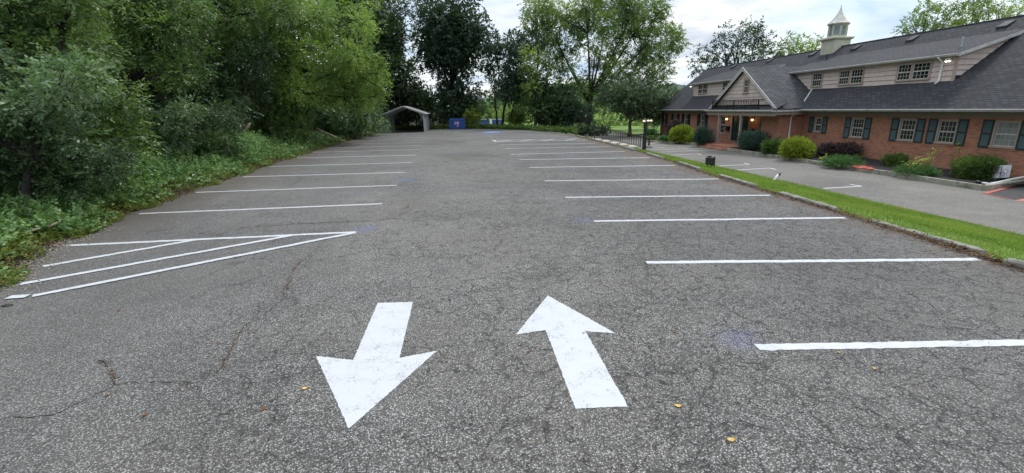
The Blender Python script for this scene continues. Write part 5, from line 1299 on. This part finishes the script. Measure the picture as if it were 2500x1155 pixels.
# big open tree
Y = 66
op = [lob(px, py, r_, Y+dy_) for px, py, r_, dy_ in ((1380,30,30,2),(1430,10,32,-2),(1490,5,34,1),(1550,20,32,-2),(1600,50,28,1),(1640,95,26,0),(1655,110,16,1),(1350,75,28,-1),(1365,120,28,2),(1420,60,30,3),(1480,60,30,-3),(1530,70,30,2),(1585,100,28,-2),(1620,130,24,2),(1390,160,20,-1),(1410,105,22,1),(1560,140,26,1),(1590,165,22,-1),(1625,165,18,0),(1340,45,22,0),(1340,150,20,1),(1455,110,20,-2),(1510,120,20,2),(1540,175,30,0),(1570,210,24,1),(1500,170,26,-2),(1530,215,30,1),(1470,200,20,2),(1450,240,28,0),(1500,235,26,-1),(1420,215,18,-1),(1380,200,16,0),(1450,150,14,0),(1615,200,20,2),(1330,15,22,1),(1530,-20,30,0),(1450,-25,30,0),(1590,5,22,1),(1650,75,14,0),(1360,175,12,0),(1400,60,26,1),(1460,35,28,2),(1500,95,26,0),(1560,65,30,1),(1610,20,26,0),(1520,30,26,-1),(1575,130,22,0),(1480,150,20,1),(1345,105,18,0),(1430,185,14,0))]
tree('spreading_tree', 'large open tree with fanning dark branches and light green leaves in the centre', aty(1432, 322, Y), aty(1445, 195, Y), 0.42, op,
     'lf_open', 'bark_dark', 15, L=.28, W=.15, k=9, S=.9, cover=2.3, prim=13, fork=.55, droop=.25, jit=.4, shell=.75)
# evergreens and dark undergrowth below
eg = empty('evergreen_bush', tuple(aty(1370, 320, 60))); tag(eg, 'wide dark evergreen bushes below the large open tree, reaching the ground', 'bush')
crown('foliage', fill(1325, 1400, 225, 312, 18, 16, 28, 62, 2.5, 9), M['lf_deep'], eg, L=.24, W=.14, k=8, S=.6, cover=2.6, seed=16)
eg = empty('evergreen_bush', tuple(aty(1275, 318, 63))); tag(eg, 'dark green undergrowth between the thin trunks and the wide evergreens', 'bush')
crown('foliage', fill(1275, 1345, 235, 312, 11, 11, 19, 62, 2, 10), M['lf_wood'], eg, L=.24, W=.14, k=8, S=.6, cover=2.0, seed=17)
tree('cedar_tree', 'dark broad evergreen leaning right of the thin trunks with smoky foliage', aty(1425, 320, 57), aty(1440, 255, 57), 0.2,
     fill(1385, 1440, 235, 305, 8, 14, 24, 60, 1.5, 12), 'lf_dark', 'bark_dark', 18, L=.22, W=.12, k=8, S=.6, cover=2.4)
# round tree by the lawn
Y = 49
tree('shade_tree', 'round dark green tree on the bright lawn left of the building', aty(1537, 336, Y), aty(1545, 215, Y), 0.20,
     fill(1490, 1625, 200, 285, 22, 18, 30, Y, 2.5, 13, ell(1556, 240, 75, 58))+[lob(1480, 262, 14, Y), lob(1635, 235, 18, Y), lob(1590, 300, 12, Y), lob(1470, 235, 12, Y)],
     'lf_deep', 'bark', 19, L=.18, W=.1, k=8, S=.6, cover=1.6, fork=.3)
hg = empty('hedge', tuple(aty(1440, 332, 55))); tag(hg, 'low dark clipped hedge behind the top of the steps', 'hedge')
crown('foliage', [lob(px, 318, 11, 52) for px in range(1410, 1482, 10)], M['lf_deep'], hg, L=.14, W=.09, k=7, S=.2, cover=2.5, seed=20)
# trees behind the building
Y = 60
tree('sweetgum_tree', 'dark branching tree rising behind the far half of the roof', aty(1800, 300, Y), aty(1790, 130, Y), 0.3,
     [lob(px, py, r_, Y+rsT.uniform(-2, 2)) for px, py, r_ in ((1700,150,14),(1720,120,14),(1740,135,14),(1760,100,14),(1770,75,12),(1790,130,18),(1800,105,16),(1815,70,12),(1825,90,16),(1845,60,11),(1850,90,15),(1865,110,14),(1840,130,20),(1880,95,10),(1760,150,16),(1800,150,20),(1870,140,18),(1730,160,16),(1695,170,9),(1855,75,9),(1900,125,14))],
     'lf_dark', 'bark_dark', 24, L=.26, W=.17, k=7, S=.8, cover=1.7, prim=9, fork=.1, jit=.5)
tree('linden_tree', 'light green tree just left of the cupola behind the roof', aty(1960, 300, 64), aty(1950, 150, 64), 0.25,
     [lob(px, py, r_, 64+rsT.uniform(-2, 2)) for px, py, r_ in ((1910,115,15),(1925,95,11),(1940,120,17),(1960,105,15),(1975,125,16),(1990,115,13),(2000,95,8),(1955,130,18),(1920,135,16),(2012,125,10),(1985,140,16))],
     'lf_open', 'bark_dark', 25, L=.24, W=.15, k=7, S=.7, cover=1.4, jit=.5)
tree('linden_tree', 'green tree crown showing over the near half of the roof', aty(2290, 320, 44), aty(2300, 60, 44), 0.3,
     [lob(px, py, r_, 44+rsT.uniform(-2, 2)) for px, py, r_ in ((2205,75,14),(2225,55,18),(2250,35,20),(2265,15,16),(2285,45,24),(2300,10,14),(2315,60,24),(2345,35,22),(2350,5,18),(2375,50,24),(2400,20,24),(2430,45,22),(2440,15,14),(2410,-10,20),(2460,30,10),(2380,-5,20),(2330,75,20),(2260,75,18),(2480,20,14),(2500,30,12))],
     'lf_open', 'bark_dark', 26, L=.19, W=.12, k=7, S=.6, cover=1.35, jit=.5)
# hazy background wood
rs = np.random.RandomState(40); lbz = []
for i in range(70):
    x_ = rs.uniform(-190, 330); y_ = rs.uniform(225, 285); r_ = rs.uniform(5, 10); lbz.append(((x_, y_, rs.uniform(0, 9)), (r_, r_, r_*.9)))
o_ = crown('background_wood', lbz, M['lf_cool'], None, L=1.3, W=.9, k=6, S=3, cover=2.2, seed=41, jit=.6); tag(o_, 'soft green wood beyond the far lawn', 'wood', kind='stuff')
lbz = [lob(px, 288+rsT.uniform(-22, 3), rsT.uniform(10, 20), 150+rsT.uniform(-10, 10)) for px in range(1100, 1340, 12)]
o_ = crown('background_bushes', lbz, M['lf_open'], None, L=.7, W=.5, k=6, S=1.4, cover=1.6, seed=42, jit=.6); tag(o_, 'pale green bushes across the lawn seen between the trunks', 'bushes', kind='stuff')
lbz = [lob(px, 300+rsT.uniform(-14, 3), rsT.uniform(8, 14), 95+rsT.uniform(-5, 5)) for px in range(1460, 1640, 9)]
o_ = crown('lawn_edge_bushes', lbz, M['lf_open'], None, L=.4, W=.26, k=6, S=.8, cover=1.6, seed=43, jit=.6); tag(o_, 'sunlit bushes at the back of the lawn beyond the round tree', 'bushes', kind='stuff')
# rough growth along the far edge of the lot
rs = np.random.RandomState(45); n = 5000; t_ = rs.uniform(0, 1, n); x_ = -10.5+t_*21; y_ = np.interp(x_, [-11, -5, -2.5, 2.7, 7.2, 9.2, 10.8], [65, 64.5, 64.3, 61.2, 53.6, 46, 44])+np.abs(rs.normal(size=n))*0.9
P = np.stack([x_, y_, rs.uniform(-.05, .25, n)], 1); D = rs.normal(size=(n, 3)); D[:, 2] = .7
V, R = sprays(P, nrm(D), .17, .08, 6, .4, rs, -.1, .5, .5); tag(quads_obj('far_weeds', V, R, M['lf_green']), 'rough green weeds along the far end of the asphalt', 'weeds', kind='stuff')

# left wood ---------------------------------------------------------
def wood(name, label, px, py, Y, top, r, lobes, leaf, seed, L, cover=2.4, cat='tree', **kw):
    b = aty(px, py, Y); b = (b[0], b[1], gh(b[0], b[1])-0.1); W = kw.pop('W', L*0.52)
    return tree(name, label, b, top, r, lobes, leaf, kw.pop('bark', 'bark_dark'), seed, 'trees and bushes of the wood left of the lot', cat, L=L, W=W, cover=cover, **kw)
# feathery bright tree that leans over the lot
Y = 38
wood('feathery_tree', 'bright green feathery tree arching over the left stalls', 640, 330, Y+2, aty(740, 60, Y), 0.30,
     fill(640, 900, -10, 235, 46, 26, 44, Y, 4, 50, lambda x_, y_: x_ < 905-(0 if y_ > 120 else (120-y_)*0.10) and y_ < 240-(max(0, 720-x_))*0.35, dz=.75)+[lob(925, 215, 18, Y), lob(930, 175, 14, Y), lob(915, 140, 18, Y), lob(905, 240, 22, Y), lob(880, 265, 18, Y), lob(935, 235, 12, Y)],
     'lf_bright', 51, .17, 1.9, k=8, S=.6, droop=.2, flat=.7, jit=.5, prim=9)
wood('locust_tree', 'mid green tree behind the upper left of the feathery tree', 520, 340, 34, aty(560, 20, 34), 0.30,
     fill(430, 700, -60, 130, 34, 28, 46, 34, 4, 52, dz=.8), 'lf_wood', 52, .16, 1.9, k=8, S=.55, droop=.15, jit=.5)
wood('ivy_clad_tree', 'dark ivy covered tree with a pale forked trunk beside the ground cover', 578, 348, 31, aty(570, 160, 31), 0.30,
     fill(500, 640, 110, 290, 18, 24, 38, 31.5, 1.8, 53), 'lf_deep', 53, .14, 2.1, k=8, S=.5, bark='bark')
MBf = MB().tube([(0, 0, 0), (.12, 0, .45), (.5, 0, .85), (.8, .1, 1.2)], [.11, .10, .09, .06], 8)
ft = MBf.build('broken_stem', M['deadwood'], None, True); q = aty(585, 352, 30.4); ft.location = (q[0], q[1], gh(q[0], q[1])+.05); tag(ft, 'pale forked dead stem leaning right at the foot of the ivy covered tree', 'stem')
wood('vine_mound', 'yellow green vine covered bushes between the ivy clad tree and the fallen log', 690, 335, 37, aty(690, 250, 37), 0.10,
     fill(620, 760, 190, 325, 22, 18, 32, 36.5, 2, 54, lambda x_, y_: y_ > 190+(x_-660)*0.9 if x_ > 660 else True), 'lf_wood', 54, .13, 2.4, cat='bush', k=8, S=.4)
wood('leafy_bush', 'cool green bush with long leaves above the fallen log', 800, 300, 46, aty(800, 260, 46), 0.08,
     fill(740, 900, 235, 312, 20, 14, 26, 46, 2.5, 55, lambda x_, y_: y_ > 232+(x_-740)*0.25), 'lf_cool', 55, .17, 2.2, cat='bush', k=9, S=.6)
wood('leafy_bush', 'green vines spilling down the bank between the log and the carport', 890, 320, 51, aty(890, 290, 51), 0.06,
     fill(800, 940, 283, 322, 14, 10, 18, 51, 2, 56, lambda x_, y_: y_ > 275+(x_-790)*0.12), 'lf_ivy', 56, .16, 2.2, cat='bush', k=8, S=.4)
wood('understory_tree', 'shaded tree under the feathery tree behind the bushes', 760, 300, 47, aty(770, 200, 47), 0.14,
     fill(690, 900, 190, 275, 20, 20, 34, 48, 2, 57), 'lf_deep', 57, .2, 2.2, k=8, S=.7)
# near shrubs
wood('arching_shrub', 'big arching shrub with pale leaves at the far left', 60, 520, 11.5, aty(90, 250, 12), 0.10,
     fill(-120, 230, 160, 345, 30, 42, 70, 12.5, 1.6, 58, dz=.55), 'lf_cool', 58, .115, 1.9, cat='bush', k=10, S=.42, droop=.12, flat=.8, jit=.45)
wood('arching_shrub', 'yellower arching shrub beside the ground cover on the left', 230, 470, 15, aty(260, 330, 15.5), 0.08,
     fill(170, 330, 225, 365, 20, 28, 46, 15.5, 1.3, 59, dz=.6), 'lf_wood', 59, .105, 2.0, cat='bush', k=9, S=.38, droop=.12, flat=.8, jit=.5)
wood('low_bush', 'low dark bush under the big arching shrub at the left edge', 60, 470, 12.0, aty(60, 440, 12), 0.04,
     fill(-140, 300, 375, 440, 26, 26, 42, 12.6, 1.0, 158, dz=.8), 'lf_deep', 158, .085, 2.2, cat='bush', k=8, S=.3, droop=.05, jit=.5)
wood('low_bush', 'vine tangle rising out of the ground cover below the ivy clad tree', 470, 400, 20.5, aty(470, 380, 20.5), 0.03,
     fill(330, 620, 340, 400, 22, 12, 26, 24, 3.5, 159, lambda x_, y_: y_ < 412-(x_-330)*.16, dz=.7), 'lf_ivy', 159, .09, 2.0, cat='bush', k=8, S=.3, droop=.05, jit=.5)
wood('broadleaf_tree', 'light green tree filling the top left corner', -60, 420, 14, aty(20, 20, 15), 0.22,
     fill(-180, 215, -80, 190, 34, 50, 85, 16, 2.5, 60, dz=.6), 'lf_wood', 60, .125, 1.8, k=10, S=.48, droop=.15, flat=.8, jit=.5)
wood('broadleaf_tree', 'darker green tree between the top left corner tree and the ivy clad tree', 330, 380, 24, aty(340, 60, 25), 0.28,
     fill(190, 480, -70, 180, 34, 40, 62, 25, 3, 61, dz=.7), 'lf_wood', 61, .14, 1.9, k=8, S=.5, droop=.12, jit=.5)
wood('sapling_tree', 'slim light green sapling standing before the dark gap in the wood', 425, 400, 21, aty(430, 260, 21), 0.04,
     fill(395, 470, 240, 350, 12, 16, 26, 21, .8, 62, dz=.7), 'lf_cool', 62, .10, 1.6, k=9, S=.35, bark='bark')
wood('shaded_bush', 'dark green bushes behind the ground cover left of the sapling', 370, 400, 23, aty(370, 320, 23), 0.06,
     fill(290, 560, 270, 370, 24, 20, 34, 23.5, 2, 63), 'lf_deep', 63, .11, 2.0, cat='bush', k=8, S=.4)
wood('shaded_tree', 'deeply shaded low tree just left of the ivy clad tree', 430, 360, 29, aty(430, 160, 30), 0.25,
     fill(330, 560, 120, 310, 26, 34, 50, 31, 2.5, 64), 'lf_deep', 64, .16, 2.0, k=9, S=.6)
wood('overhanging_branch_tree', 'dark tree whose branch hangs into the sky at the top left of the maple', 860, 300, 55, aty(870, 20, 52), 0.28,
     fill(780, 940, -70, 40, 18, 26, 40, 52, 3, 65)+[lob(960, 10, 14, 52), lob(985, 15, 12, 52), lob(1005, 25, 10, 52), lob(1000, 5, 12, 52), lob(975, 35, 8, 52), lob(940, 35, 14, 52), lob(1022, 10, 8, 52)],
     'lf_deep', 65, .24, 1.6, k=7, S=.7)
# deep mass of wood behind everything on the left
rs = np.random.RandomState(70); lbz = []
for i in range(120):
    y_ = rs.uniform(4, 85); x_ = -27-rs.uniform(0, 12)-max(0, (30-y_))*0.1; 
    if y_ > 62: x_ = rs.uniform(-30, -13)
    r_ = rs.uniform(2.5, 4.5); lbz.append(((x_, y_, gh(x_, y_)+rs.uniform(0, 17)), (r_, r_, r_*.8)))
o_ = crown('deep_wood', lbz, M['lf_deep'], None, L=.5, W=.32, k=7, S=1.2, cover=2.3, seed=71, jit=.5); tag(o_, 'dark depth of the wood behind the trees on the left', 'wood', kind='stuff')
for (p0, p1, Y_, r0_, r1_, mt, lb) in (((708, 262), (716, 185), 37, .07, .04, 'deadwood', 'pale bare stem in the dark gap left of the fallen log'),
    ((753, 255), (750, 185), 39, .035, .02, 'deadwood', 'thin pale stem right of the thicker pale stem in the dark gap')):
    a_, b_ = Vector(aty(*p0, Y_)), Vector(aty(*p1, Y_)); a_.z = gh(a_.x, a_.y)-.1
    o_ = MB().tube([p-a_ for p in bez(a_, a_.lerp(b_, .5)+Vector((.15, 0, .1)), b_, 7)], [r0_+(r1_-r0_)*k/6 for k in range(7)], 8).build('bare_trunk', M[mt], None, True); o_.location = a_
    tag(o_, lb, 'tree trunk')
for o_ in bpy.data.objects:
    if o_.parent is None and o_.type == 'MESH' and 'kind' not in o_ and 'label' not in o_: print('UNTAGGED', o_.name)
print('objects', len(bpy.data.objects), 'faces', sum(len(m.polygons) for m in bpy.data.meshes))
